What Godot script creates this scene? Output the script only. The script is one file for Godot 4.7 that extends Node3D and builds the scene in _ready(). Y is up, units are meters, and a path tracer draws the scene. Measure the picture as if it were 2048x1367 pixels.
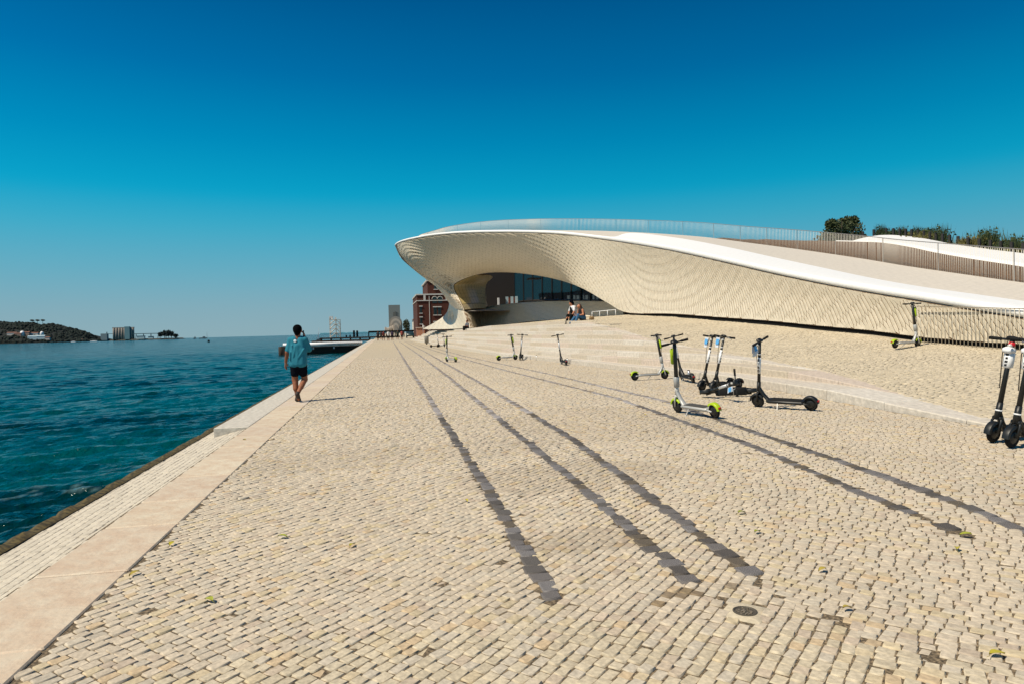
extends Node3D
# A riverside promenade in strong sun. The promenade runs along -Z, the river lies at -X, the museum at +X.

var rng := RandomNumberGenerator.new()
var used := {}
var M := {}
var grain: FastNoiseLite
var blot: FastNoiseLite

const EYE := Vector3(0, 1.36, 0)
const NET := [
		[Vector3(14.22, -0.02, -5.23), Vector3(14.23, 0.09, -5.23), Vector3(14.25, 0.2, -5.23), Vector3(14.27, 0.3, -5.23), Vector3(14.3, 0.41, -5.24)],
		[Vector3(14.22, 0.65, -9.11), Vector3(14.24, 0.63, -9.12), Vector3(14.26, 0.61, -9.13), Vector3(14.28, 0.59, -9.14), Vector3(14.3, 0.57, -9.15)],
		[Vector3(14.22, 1.31, -12.99), Vector3(14.25, 1.16, -13.01), Vector3(14.28, 1.02, -13.03), Vector3(14.29, 0.87, -13.05), Vector3(14.3, 0.72, -13.07)],
		[Vector3(14.22, 1.53, -14.28), Vector3(14.26, 1.34, -14.3), Vector3(14.29, 1.15, -14.33), Vector3(14.3, 0.96, -14.35), Vector3(14.3, 0.77, -14.37)],
		[Vector3(14.22, 1.84, -16.01), Vector3(14.26, 1.6, -16.04), Vector3(14.29, 1.36, -16.06), Vector3(14.3, 1.11, -16.09), Vector3(14.3, 0.87, -16.12)],
		[Vector3(14.22, 2.17, -17.92), Vector3(14.27, 1.89, -17.95), Vector3(14.3, 1.61, -17.98), Vector3(14.31, 1.33, -18.02), Vector3(14.3, 1.05, -18.05)],
		[Vector3(14.22, 2.61, -20.26), Vector3(14.27, 2.26, -20.3), Vector3(14.31, 1.91, -20.34), Vector3(14.31, 1.56, -20.38), Vector3(14.3, 1.21, -20.42)],
		[Vector3(14.22, 3.21, -23.2), Vector3(14.29, 2.77, -23.25), Vector3(14.33, 2.32, -23.3), Vector3(14.31, 1.87, -23.35), Vector3(14.25, 1.43, -23.39)],
		[Vector3(14.22, 3.94, -26.57), Vector3(14.33, 3.36, -26.63), Vector3(14.37, 2.79, -26.69), Vector3(14.32, 2.21, -26.76), Vector3(14.19, 1.63, -26.82)],
		[Vector3(14.22, 4.98, -31.52), Vector3(14.37, 4.21, -31.6), Vector3(14.43, 3.45, -31.69), Vector3(14.35, 2.68, -31.77), Vector3(14.14, 1.92, -31.85)],
		[Vector3(14.22, 6.16, -37.66), Vector3(14.42, 5.16, -37.77), Vector3(14.5, 4.17, -37.89), Vector3(14.37, 3.17, -38.01), Vector3(14.08, 2.17, -38.12)],
		[Vector3(14.39, 7.4, -44.72), Vector3(14.6, 6.11, -44.26), Vector3(14.72, 4.92, -43.8), Vector3(14.68, 3.87, -43.34), Vector3(14.55, 2.93, -42.88)],
		[Vector3(13.35, 8.42, -50.03), Vector3(13.88, 7.14, -49.82), Vector3(14.3, 6, -49.6), Vector3(14.58, 5.07, -49.39), Vector3(14.75, 4.28, -49.18)],
		[Vector3(11.7, 9.24, -54.94), Vector3(12.54, 7.96, -55.08), Vector3(13.35, 6.87, -55.27), Vector3(14.09, 6.05, -55.52), Vector3(14.79, 5.41, -55.81)],
		[Vector3(9.75, 10.11, -60.92), Vector3(10.83, 8.78, -61.06), Vector3(11.91, 7.69, -61.29), Vector3(12.99, 6.91, -61.64), Vector3(14.07, 6.36, -62.07)],
		[Vector3(7.48, 10.88, -66.96), Vector3(8.72, 9.51, -66.86), Vector3(10, 8.39, -66.89), Vector3(11.34, 7.62, -67.1), Vector3(12.72, 7.09, -67.43)],
		[Vector3(5.37, 11.28, -71.44), Vector3(6.66, 9.86, -71.32), Vector3(8.04, 8.71, -71.32), Vector3(9.53, 7.94, -71.5), Vector3(11.11, 7.44, -71.81)],
		[Vector3(3.72, 11.42, -74.8), Vector3(5.05, 9.89, -74.55), Vector3(6.46, 8.65, -74.42), Vector3(7.98, 7.82, -74.47), Vector3(9.59, 7.28, -74.64)],
		[Vector3(2.63, 11.51, -77.56), Vector3(3.56, 10.03, -76.85), Vector3(4.83, 8.66, -76.58), Vector3(6.44, 7.56, -76.25), Vector3(8.17, 6.68, -75.91)],
		[Vector3(2.07, 11.56, -79.7), Vector3(2.86, 10.05, -79.01), Vector3(4.36, 8.48, -78.19), Vector3(6.23, 7.08, -77.3), Vector3(7.93, 6.13, -75.95)],
		[Vector3(1.8, 11.6, -81.79), Vector3(2.58, 10.1, -81.1), Vector3(4.24, 8.43, -80.25), Vector3(6.42, 6.81, -78.28), Vector3(8.29, 5.09, -75.35)],
		[Vector3(1.78, 11.73, -83.83), Vector3(2.47, 10.27, -83.16), Vector3(4.34, 8.43, -82.27), Vector3(6.77, 6.41, -79.22), Vector3(8.77, 3.48, -73.7)],
		[Vector3(1.93, 12.01, -86.35), Vector3(2.56, 10.53, -86.2), Vector3(4.62, 8.57, -85.27), Vector3(6.81, 6.61, -83.29), Vector3(8.51, 4.07, -80.89)],
		[Vector3(2.34, 12.5, -90.35), Vector3(2.89, 11.01, -90.73), Vector3(4.86, 8.92, -89.81), Vector3(7.02, 7.16, -88.86), Vector3(8.66, 5, -89.02)],
		[Vector3(3.21, 13.21, -95.29), Vector3(3.88, 11.51, -96.15), Vector3(5.79, 9.25, -96.77), Vector3(8.03, 7.36, -97.33), Vector3(9.67, 5.3, -98)],
		[Vector3(5.06, 14.28, -102.09), Vector3(5.87, 11.96, -101.89), Vector3(7.76, 9.33, -102.5), Vector3(9.55, 7.4, -103.15), Vector3(10.64, 5.53, -103.92)],
		[Vector3(8.69, 15.75, -110.59), Vector3(9.4, 12.83, -110.4), Vector3(10.5, 9.9, -110.14), Vector3(11.62, 7.53, -109.88), Vector3(12.36, 5.74, -109.71)]]
const NARCH := 22
const LOW := [
		[Vector3(12.36, 5.74, -109.71), Vector3(12.46, 3.48, -109.65), Vector3(12.76, 1.55, -110.58)],
		[Vector3(10.64, 5.53, -103.92), Vector3(10.84, 3.64, -104.87), Vector3(9.9, 1.6, -106.03)],
		[Vector3(9.67, 5.3, -98), Vector3(8.94, 3.51, -97.59), Vector3(5.64, 1.72, -97.68)],
		[Vector3(8.66, 5, -89.02), Vector3(8.39, 3.54, -90.06), Vector3(6.53, 1.62, -90.38)],
		[Vector3(8.51, 4.07, -80.89), Vector3(8.41, 2.89, -81.4), Vector3(8.1, 1.58, -80.41)],
		[Vector3(8.77, 3.48, -73.7), Vector3(8.94, 2.63, -72.13), Vector3(9.15, 1.62, -71.06)],
		[Vector3(11.13, 4.02, -81.74), Vector3(11.17, 3.04, -80), Vector3(11.19, 1.75, -78.27)],
		[Vector3(13.61, 4.28, -78.99), Vector3(13.52, 3.21, -77.28), Vector3(13.43, 1.88, -75)],
		[Vector3(15.46, 4.3, -73.51), Vector3(15.09, 3.35, -71.86), Vector3(14.6, 2.1, -69.65)],
		[Vector3(16.81, 4.12, -67.56), Vector3(16.38, 3.28, -65.91), Vector3(15.81, 2.16, -63.72)],
		[Vector3(17.44, 3.82, -60.59), Vector3(16.95, 3.13, -58.96), Vector3(16.31, 2.22, -56.79)],
		[Vector3(17.58, 3.46, -53.72), Vector3(17.04, 2.88, -52.1), Vector3(16.5, 2.18, -50.48)],
		[Vector3(17.1, 3.06, -46.96), Vector3(16.77, 2.63, -45.88), Vector3(16.44, 2.07, -44.79)]]
const BAND := [Vector3(16.9, 0.13, -6.21), Vector3(16.9, 0.95, -10.82), Vector3(16.9, 1.77, -15.43), Vector3(16.9, 2.04, -16.96), Vector3(16.9, 2.4, -19.02), Vector3(16.9, 2.86, -21.29), Vector3(16.9, 3.49, -24.06), Vector3(16.9, 4.29, -27.55), Vector3(16.9, 5.22, -31.55), Vector3(16.9, 6.47, -37.42), Vector3(16.9, 7.78, -44.71), Vector3(16.26, 7.82, -48.06), Vector3(14.77, 8.84, -52.88), Vector3(13.19, 9.66, -57.11), Vector3(11.47, 10.53, -62.37), Vector3(9.42, 11.3, -67.77), Vector3(7.26, 11.7, -72.34), Vector3(5.64, 11.84, -75.66), Vector3(4.62, 11.93, -78.23), Vector3(4.13, 11.98, -80.1), Vector3(3.89, 12.02, -81.93), Vector3(3.88, 12.15, -83.77), Vector3(4.02, 12.43, -86.17), Vector3(4.41, 12.62, -90.05), Vector3(5.26, 12.62, -94.82), Vector3(7.04, 12.62, -101.38), Vector3(10.62, 12.62, -109.77)]
const RAIL := [Vector3(5.06, 14.01, -90.89), Vector3(5.27, 13.63, -86.77), Vector3(6.44, 13.32, -81.45), Vector3(7.84, 13.21, -77.62), Vector3(10.16, 13.02, -73.62), Vector3(12.31, 12.71, -70.15), Vector3(14.45, 12.43, -67.71), Vector3(16.44, 12.09, -65.29), Vector3(20.47, 11.55, -61.97), Vector3(23.16, 10.54, -56.36), Vector3(24.9, 9.41, -50.41), Vector3(24.97, 8.1, -43.75), Vector3(23.89, 6.65, -35.79), Vector3(23.19, 5.5, -29.79), Vector3(22.62, 4.82, -26.33), Vector3(21.73, 4.03, -21.9), Vector3(21.3, 3.59, -19.43), Vector3(20.66, 2.93, -15.72)]
const BROWN := [Vector3(29.93, 7.63, -47.39), Vector3(31.02, 7.14, -44.12), Vector3(31.01, 6.55, -40.04), Vector3(30.39, 6.1, -37.09), Vector3(29.7, 5.49, -34.16), Vector3(28.76, 4.84, -31.27), Vector3(28.13, 4.19, -28.33), Vector3(27.77, 3.53, -25.33), Vector3(27.46, 2.91, -22.83)]
const RAMP := [Vector3(40.14, 8.11, -53.61), Vector3(42.05, 8.64, -54.28), Vector3(44.16, 8.94, -53.88), Vector3(42.35, 7.97, -48.1), Vector3(39.57, 6.57, -41.48), Vector3(38.45, 5.76, -37.6), Vector3(37.05, 5.04, -33.78), Vector3(35.97, 4.23, -29.9)]
const GLASSB := [Vector3(17.78, 5.05, -95.63), Vector3(18.79, 4.96, -86.23), Vector3(19.71, 4.58, -76.85), Vector3(19.98, 4.09, -67.59), Vector3(19.6, 3.64, -58.45), Vector3(19.04, 3.17, -50.49)]

# ------------------------------------------------------------------ helpers: names, tags, nodes
func numbered(called: String, parent: Node) -> String:
	var key = str(parent.get_instance_id()) + called
	var n = used.get(key, 0)
	used[key] = n + 1
	return called if n == 0 else "%s_%03d" % [called, n]

func put(o: Node3D, called: String, parent: Node = null) -> Node3D:
	var p = self if parent == null else parent
	o.name = numbered(called, p)
	p.add_child(o, true)
	return o

func tag(o: Node3D, label: String, category: String, group := "") -> Node3D:
	o.set_meta("label", label)
	o.set_meta("category", category)
	if group != "":
		o.set_meta("group", group)
	return o

func struct(o: Node3D) -> Node3D:
	o.set_meta("kind", "structure")
	return o

func stuff(o: Node3D) -> Node3D:
	o.set_meta("kind", "stuff")
	return o

func base(called: String, at := Vector3.ZERO, turn := 0.0, parent: Node = null) -> Node3D:
	var o := Node3D.new()
	put(o, called, parent)
	o.position = at
	o.rotation.y = turn
	return o

func mesh_node(called: String, mesh: Mesh, m: Material, parent: Node = null) -> MeshInstance3D:
	var o := MeshInstance3D.new()
	o.mesh = mesh
	o.material_override = m
	put(o, called, parent)
	return o

func part(called: String, st: SurfaceTool, m: Material, parent: Node = null) -> MeshInstance3D:
	st.generate_normals()
	return mesh_node(called, st.commit(), m, parent)

func copies(called: String, mesh: Mesh, m: Material, xf: Array, colors: Array, parent: Node = null) -> MultiMeshInstance3D:
	var mm := MultiMesh.new()
	mm.transform_format = MultiMesh.TRANSFORM_3D
	mm.use_colors = not colors.is_empty()
	mm.mesh = mesh
	mm.instance_count = xf.size()
	for i in xf.size():
		mm.set_instance_transform(i, xf[i])
		if mm.use_colors:
			mm.set_instance_color(i, colors[i])
	var o := MultiMeshInstance3D.new()
	o.multimesh = mm
	o.material_override = m
	put(o, called, parent)
	stuff(o)
	return o

# ------------------------------------------------------------------ helpers: shapes
func tool(smooth := false) -> SurfaceTool:
	var st := SurfaceTool.new()
	st.begin(Mesh.PRIMITIVE_TRIANGLES)
	st.set_smooth_group(0 if smooth else -1)
	return st

func tri(st: SurfaceTool, a: Vector3, b: Vector3, c: Vector3):
	st.add_vertex(a)
	st.add_vertex(b)
	st.add_vertex(c)

func quad(st: SurfaceTool, a: Vector3, b: Vector3, c: Vector3, d: Vector3):
	tri(st, a, b, c)
	tri(st, a, c, d)

func box(st: SurfaceTool, c: Vector3, s: Vector3, b := Basis.IDENTITY):
	var h = s * 0.5
	var p = []
	for i in 8:
		p.append(c + b * Vector3(h.x if i & 1 else -h.x, h.y if i & 2 else -h.y, h.z if i & 4 else -h.z))
	quad(st, p[2], p[6], p[7], p[3])
	quad(st, p[0], p[1], p[5], p[4])
	quad(st, p[4], p[5], p[7], p[6])
	quad(st, p[1], p[0], p[2], p[3])
	quad(st, p[0], p[4], p[6], p[2])
	quad(st, p[5], p[1], p[3], p[7])

func bevel_box(st: SurfaceTool, c: Vector3, s: Vector3, r: float, b := Basis.IDENTITY):
	# a box whose upright and level edges are cut: three stacked rings
	var h = s * 0.5
	var rings = []
	for lv in [[-h.y, r], [-h.y + r, 0.0], [h.y - r, 0.0], [h.y, r]]:
		var ring = []
		var x = h.x - lv[1]
		var z = h.z - lv[1]
		for q in [[x - r, -z], [x, -z + r], [x, z - r], [x - r, z], [-x + r, z], [-x, z - r], [-x, -z + r], [-x + r, -z]]:
			ring.append(c + b * Vector3(q[0], lv[0], q[1]))
		rings.append(ring)
	loft(st, rings, true, true)

func loft(st: SurfaceTool, rings: Array, closed := true, caps := false):
	for i in rings.size() - 1:
		var a = rings[i]
		var d = rings[i + 1]
		var n = a.size()
		for j in (n if closed else n - 1):
			var k = (j + 1) % n
			quad(st, a[j], d[j], d[k], a[k])
	if caps:
		for e in [0, rings.size() - 1]:
			var r = rings[e]
			for j in range(1, r.size() - 1):
				if e == 0:
					tri(st, r[0], r[j], r[j + 1])
				else:
					tri(st, r[0], r[j + 1], r[j])

func frame_of(d: Vector3) -> Array:
	var u = d.cross(Vector3.UP)
	if u.length() < 0.01:
		u = d.cross(Vector3.RIGHT)
	u = u.normalized()
	return [u, d.cross(u).normalized()]

func ring_at(c: Vector3, f: Array, r1: float, r2: float, n: int) -> Array:
	var out = []
	for i in n:
		var a = TAU * i / n
		out.append(c + f[0] * cos(a) * r1 + f[1] * sin(a) * r2)
	return out

func tube(st: SurfaceTool, a: Vector3, b: Vector3, ra: float, rb := -1.0, n := 8):
	var d = (b - a).normalized()
	var f = frame_of(d)
	if rb < 0:
		rb = ra
	loft(st, [ring_at(a, f, ra, ra, n), ring_at(b, f, rb, rb, n)], true, true)

func pipe(st: SurfaceTool, pts: Array, r: float, n := 6):
	var rings = []
	for i in pts.size():
		var d = (pts[mini(i + 1, pts.size() - 1)] - pts[maxi(i - 1, 0)]).normalized()
		rings.append(ring_at(pts[i], frame_of(d), r, r, n))
	loft(st, rings, true, true)

func lathe(st: SurfaceTool, c: Vector3, axis: Vector3, prof: Array, n := 16, closed := false):
	# prof: [[along, radius], ...]
	var f = frame_of(axis)
	var rings = []
	for p in prof:
		rings.append(ring_at(c + axis * p[0], f, p[1], p[1], n))
	if closed:
		rings.append(rings[0])
	loft(st, rings, true, not closed)

func blob(st: SurfaceTool, c: Vector3, r: Vector3, rough: float, n := 8):
	var rings = []
	for i in range(0, n + 1):
		var t = PI * i / n
		var ring = []
		for j in n + 2:
			var a = TAU * j / (n + 2)
			var d = Vector3(sin(t) * cos(a), cos(t), sin(t) * sin(a))
			var k = 1.0 + rough * blot.get_noise_3dv((c + d * r) * 40.0 / maxf(r.x, 0.1))
			ring.append(c + d * r * k)
		rings.append(ring)
	loft(st, rings, true, false)

func leaves(st: SurfaceTool, c: Vector3, r: Vector3, count: int, size: float):
	# leaf-sized faces through a lumpy volume
	for i in count:
		var d = Vector3(rng.randfn(), rng.randfn(), rng.randfn()).normalized()
		var k = pow(rng.randf(), 0.4) * (1.0 + 0.35 * blot.get_noise_3dv(d * 90.0 + c * 13.0))
		var p = c + d * r * k
		var q = Basis.from_euler(Vector3(rng.randf() * TAU, rng.randf() * TAU, rng.randf() * TAU))
		var s = size * rng.randf_range(0.6, 1.3)
		var a = q * Vector3(-s * 0.5, 0, 0)
		var e = q * Vector3(0, s * 0.12, s)
		tri(st, p + a, p + e, p - a)

func pw(t: Array, x: float) -> float:
	# piecewise linear table of [x, y], x rising
	if x <= t[0][0]:
		return t[0][1]
	for i in range(1, t.size()):
		if x <= t[i][0]:
			return lerpf(t[i - 1][1], t[i][1], (x - t[i - 1][0]) / (t[i][0] - t[i - 1][0]))
	return t[-1][1]

func cr(a, b, c, d, t: float):
	return 0.5 * ((2.0 * b) + (c - a) * t + (2.0 * a - 5.0 * b + 4.0 * c - d) * t * t + (3.0 * b - a - 3.0 * c + d) * t * t * t)

func curve(p: Array, t: float):
	# Catmull-Rom through all of p, t in 0..size-1
	var n = p.size()
	var i = clampi(int(floor(t)), 0, n - 2)
	return cr(p[maxi(i - 1, 0)], p[i], p[i + 1], p[mini(i + 2, n - 1)], t - i)

# ------------------------------------------------------------------ helpers: materials
func col(r: float, g: float, b: float) -> Color:
	return Color(r, g, b).linear_to_srgb()

func mat(c: Color, rough := 0.8, metal := 0.0, tinted := false) -> StandardMaterial3D:
	var m := StandardMaterial3D.new()
	m.albedo_color = c
	m.roughness = rough
	m.metallic = metal
	m.vertex_color_use_as_albedo = tinted
	return m

func noise_tex(seed_: int, freq: float, lo: Color, hi: Color, size := 256, octaves := 4, bump := false) -> NoiseTexture2D:
	var n := FastNoiseLite.new()
	n.seed = seed_
	n.frequency = freq
	n.fractal_octaves = octaves
	var t := NoiseTexture2D.new()
	t.width = size
	t.height = size
	t.seamless = true
	t.noise = n
	if bump:
		t.as_normal_map = true
		t.bump_strength = 4.0
	else:
		var g := Gradient.new()
		g.set_color(0, lo)
		g.set_color(1, hi)
		t.color_ramp = g
	return t

func rocky(m: StandardMaterial3D, scale: float, lo := 0.72, seed_ := 3, bump := true) -> StandardMaterial3D:
	# mottled mineral look, laid on in world space
	m.uv1_triplanar = true
	m.uv1_world_triplanar = true
	m.uv1_scale = Vector3.ONE * scale
	m.albedo_texture = noise_tex(seed_, 0.02, Color(lo, lo, lo), Color(1, 1, 1), 512, 6)
	if bump:
		m.normal_enabled = true
		m.normal_texture = noise_tex(seed_ + 1, 0.04, Color.BLACK, Color.WHITE, 512, 5, true)
		m.normal_scale = 0.35
	return m

# ------------------------------------------------------------------ the ground's shape
const XB := [[-120.0, 4.4], [-69.0, 5.0], [-58.0, 5.3], [-49.0, 5.5], [-35.0, 5.9], [-30.0, 6.4], [-27.0, 6.8], [-24.8, 7.0], [-20.0, 7.3], [-16.2, 7.75], [-14.0, 7.85], [-12.3, 7.75], [-10.7, 7.6], [-9.0, 7.42], [-7.0, 7.4], [0.0, 7.6]]
const RISER := 0.173
const NST := [[-120.0, 8.4], [-72.0, 8.8], [-56.0, 10.2], [-36.0, 10.4], [-32.0, 9.2], [-27.0, 7.0], [-22.0, 4.6], [-18.0, 3.2], [-14.8, 2.2], [-11.2, 1.3], [-7.7, 0.3], [-6.5, 0.0]]
const HW := [[-120.0, 1.55], [-97.0, 1.65], [-71.0, 1.72], [-66.0, 1.86], [-57.0, 2.08], [-50.0, 2.06], [-38.0, 2.05], [-31.9, 1.79], [-26.8, 1.49], [-23.4, 1.29], [-20.4, 1.07], [-18.0, 0.93], [-16.0, 0.75], [-13.0, 0.6], [-5.0, 0.25], [0.0, 0.0]]

func xb(z: float) -> float:
	return pw(XB, z)

func nst(z: float) -> float:
	return pw(NST, z)

func tread(z: float) -> float:
	return lerpf(0.42, 0.75, clampf((z + 24.0) / 12.0, 0, 1))

func flat_y(x: float) -> float:
	return 0.02 * (minf(x, 3.0) - 3.0)

func rise(x: float, z: float) -> float:
	# the cobbled slope between the steps and the museum wall
	var d = x - xb(z)
	if d <= 0:
		return flat_y(x)
	var n = nst(z)
	var dn = n * tread(z)
	var top = RISER * n
	var dd = 14.3 - xb(z)
	if d < dn:
		return top * d / dn
	var t = clampf((d - dn) / maxf(dd - dn, 0.5), 0, 1.6)
	return lerpf(top, pw(HW, z), t)

func in_view(p: Vector3, margin := 1.2) -> bool:
	var q = cam_inv * p
	return q.z < -0.5 and absf(q.x) < -q.z * 0.75 * margin and absf(q.y) < -q.z * 0.5 * margin

var cam_inv: Transform3D

func _ready():
	rng.seed = 20
	grain = FastNoiseLite.new()
	grain.seed = 5
	grain.frequency = 0.35
	blot = FastNoiseLite.new()
	blot.seed = 9
	blot.frequency = 0.02
	camera_and_light()
	materials()
	promenade()
	quay()
	steps_and_slope()
	river()
	museum()
	roof_park()
	far_quay()
	far_bank()
	scooters()
	people()
	litter()

# ------------------------------------------------------------------ camera, sky, sun, exposure
func camera_and_light():
	var cam := Camera3D.new()
	cam.name = "Camera"
	cam.fov = 2.0 * rad_to_deg(atan(683.5 / 1365.0))
	cam.far = 20000
	cam.near = 0.05
	cam.position = EYE
	cam.basis = Basis(Vector3.UP, deg_to_rad(-10.7)) * Basis(Vector3.RIGHT, deg_to_rad(-1.04)) * Basis(Vector3.BACK, deg_to_rad(-1.46))
	add_child(cam)
	cam_inv = cam.transform.affine_inverse()
	var towards := Vector3(0.93 * 0.588, -0.809, -0.37 * 0.588)
	var sun := DirectionalLight3D.new()
	sun.name = "Sun"
	sun.light_energy = 1.6
	sun.light_color = Color(1.0, 0.955, 0.87)
	sun.light_angular_distance = 0.5
	sun.shadow_enabled = true
	add_child(sun)
	sun.look_at_from_position(Vector3.ZERO, towards, Vector3.UP)
	# a clear sky: grey-blue at the horizon, cyan above it, deep blue overhead; a little paler round the sun
	var w := 512
	var h := 256
	var im := Image.create(w, h, false, Image.FORMAT_RGBF)
	var el := [0.0, 2.0, 5.0, 8.5, 11.0, 15.0, 20.0, 27.0, 45.0, 90.0]
	var sr := [Color(0.525, 0.64, 0.675), Color(0.495, 0.64, 0.69), Color(0.39, 0.645, 0.725), Color(0.23, 0.645, 0.76), Color(0.04, 0.62, 0.77), Color(0.0, 0.54, 0.73), Color(0.0, 0.44, 0.67), Color(0.0, 0.335, 0.565), Color(0.0, 0.24, 0.46), Color(0.0, 0.17, 0.36)]
	var sun_az := atan2(-towards.x, towards.z)
	for y in h:
		var e = 90.0 - 180.0 * (y + 0.5) / h
		var i = 0
		while i < el.size() - 2 and e > el[i + 1]:
			i += 1
		var t = clampf((e - el[i]) / (el[i + 1] - el[i]), 0, 1)
		var c = sr[i].srgb_to_linear().lerp(sr[i + 1].srgb_to_linear(), t) if e > 0 else sr[0].srgb_to_linear()
		for x in w:
			var az = TAU * (x + 0.5) / w
			var k = 1.0 + 0.22 * cos(az - PI - 0.9) * clampf(e / 20.0, 0, 1)
			k *= lerpf(1.03, 0.96, clampf(e / 30.0, 0, 1))
			im.set_pixel(x, y, Color(c.r * k, c.g * k, c.b * k))
	var pan := PanoramaSkyMaterial.new()
	pan.panorama = ImageTexture.create_from_image(im)
	var sky := Sky.new()
	sky.sky_material = pan
	var env := Environment.new()
	env.background_mode = Environment.BG_SKY
	env.sky = sky
	env.tonemap_mode = Environment.TONE_MAPPER_LINEAR
	env.tonemap_exposure = 1.1
	env.sdfgi_enabled = true
	env.ssao_enabled = true
	env.ssil_enabled = true
	var we := WorldEnvironment.new()
	we.name = "World"
	we.environment = env
	add_child(we)

func materials():
	M.stone = rocky(mat(col(0.97, 0.97, 0.97), 0.8, 0, true), 3.0, 0.82, 3)
	M.bed = rocky(mat(col(0.36, 0.27, 0.165), 0.95), 4.0, 0.25, 7)
	M.far_paving = rocky(mat(col(0.60, 0.51, 0.37), 0.85), 1.6, 0.72, 11, false)
	M.tones = []
	for c in [[0.63, 0.54, 0.39], [0.68, 0.585, 0.42], [0.58, 0.495, 0.355], [0.63, 0.52, 0.345], [0.60, 0.525, 0.41], [0.62, 0.475, 0.30], [0.66, 0.565, 0.41], [0.59, 0.485, 0.36]]:
		M.tones.append(rocky(mat(col(c[0], c[1], c[2]), 0.75), 3.0, 0.8, 3))
	M.granite = []
	for c in [[0.23, 0.205, 0.185], [0.31, 0.28, 0.265], [0.18, 0.155, 0.135], [0.38, 0.355, 0.35], [0.25, 0.20, 0.14], [0.34, 0.315, 0.31]]:
		M.granite.append(rocky(mat(col(c[0], c[1], c[2]), 0.8), 14.0, 0.35, 15))
	M.slab = []
	var veined = noise_tex(21, 0.012, Color(0.93, 0.87, 0.83), Color(1, 1, 0.99), 512, 6)
	for c in [[0.62, 0.54, 0.415], [0.65, 0.575, 0.445], [0.60, 0.515, 0.40], [0.63, 0.555, 0.455]]:
		M.slab.append(rocky(mat(col(c[0], c[1], c[2]), 0.6), 0.7, 0.86, 21))
		M.slab[-1].albedo_texture = veined
	M.step = []
	for c in [[0.67, 0.605, 0.51], [0.71, 0.655, 0.57], [0.60, 0.515, 0.40], [0.64, 0.535, 0.44], [0.68, 0.62, 0.535], [0.655, 0.585, 0.49], [0.61, 0.53, 0.42]]:
		M.step.append(rocky(mat(col(c[0], c[1], c[2]), 0.7), 0.8, 0.82, 23))
	M.kerb = rocky(mat(col(0.66, 0.61, 0.52), 0.7), 0.8, 0.8, 25)
	M.moss = rocky(mat(col(0.19, 0.14, 0.045), 0.9), 1.6, 0.25, 27)
	M.quay_wall = rocky(mat(col(0.10, 0.085, 0.05), 0.9), 0.8, 0.4, 29)
	M.black = mat(col(0.012, 0.013, 0.014), 0.45)
	M.rubber = mat(col(0.016, 0.016, 0.016), 0.9)
	M.steel = mat(col(0.5, 0.5, 0.5), 0.35, 0.8)
	M.white = mat(col(0.8, 0.8, 0.8), 0.5)
	M.dark = mat(col(0.012, 0.012, 0.012), 0.9)
	M.dark.metallic_specular = 0.15
	M.rubber.metallic_specular = 0.25
	M.black.metallic_specular = 0.35

# ------------------------------------------------------------------ paving
func sett_mesh(seed_: int, bev := 0.055, depth := 0.45) -> ArrayMesh:
	# a unit cobble, 1 x 1 with its top at y = 0: uneven outline, rounded rim
	var r := RandomNumberGenerator.new()
	r.seed = seed_
	var st := tool(true)
	var outl = []
	for q in [[-1, -1], [1, -1], [1, 1], [-1, 1]]:
		outl.append(Vector2(q[0] * (0.5 - r.randf() * 0.06), q[1] * (0.5 - r.randf() * 0.06)))
	var lo = []
	var mid = []
	var top = []
	for p in outl:
		lo.append(Vector3(p.x, -depth, p.y))
		mid.append(Vector3(p.x, -0.055 - r.randf() * 0.05, p.y))
		top.append(Vector3(p.x * (1.0 - bev * 2.0), r.randf() * -0.035, p.y * (1.0 - bev * 2.0)))
	loft(st, [lo, mid, top], true, false)
	st.set_smooth_group(-1)
	tri(st, top[0], top[2], top[1])
	tri(st, top[0], top[3], top[2])
	st.generate_normals()
	return st.commit()

const RAILS := [
	[[-105.0, 1.5], [-60.0, 1.2], [-23.8, 0.97], [-14.4, 0.93], [-9.4, 0.89], [-5.4, 0.87], [-3.42, 0.83]],
	[[-105.0, 2.4], [-76.0, 2.28], [-40.0, 2.1], [-20.2, 1.92], [-10.3, 1.74], [-5.5, 1.67], [-3.42, 1.61]],
	[[-105.0, 3.1], [-47.0, 2.8], [-17.7, 2.47], [-8.1, 2.28], [-4.8, 2.06], [-3.42, 1.97]],
	[[-105.0, 3.3], [-43.7, 3.6], [-22.7, 4.0], [-12.5, 4.36], [-7.0, 4.02], [-4.9, 3.71], [-3.6, 3.56]],
	[[-105.0, 3.8], [-36.3, 4.28], [-20.5, 4.85], [-11.7, 4.98], [-6.7, 4.42], [-4.7, 4.2], [-2.9, 3.85]]]

func on_rail(x: float, z: float) -> bool:
	for r in RAILS:
		if z < r[-1][0] + 0.02 and absf(x - pw(r, z)) < 0.045:
			return true
	return false

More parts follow.
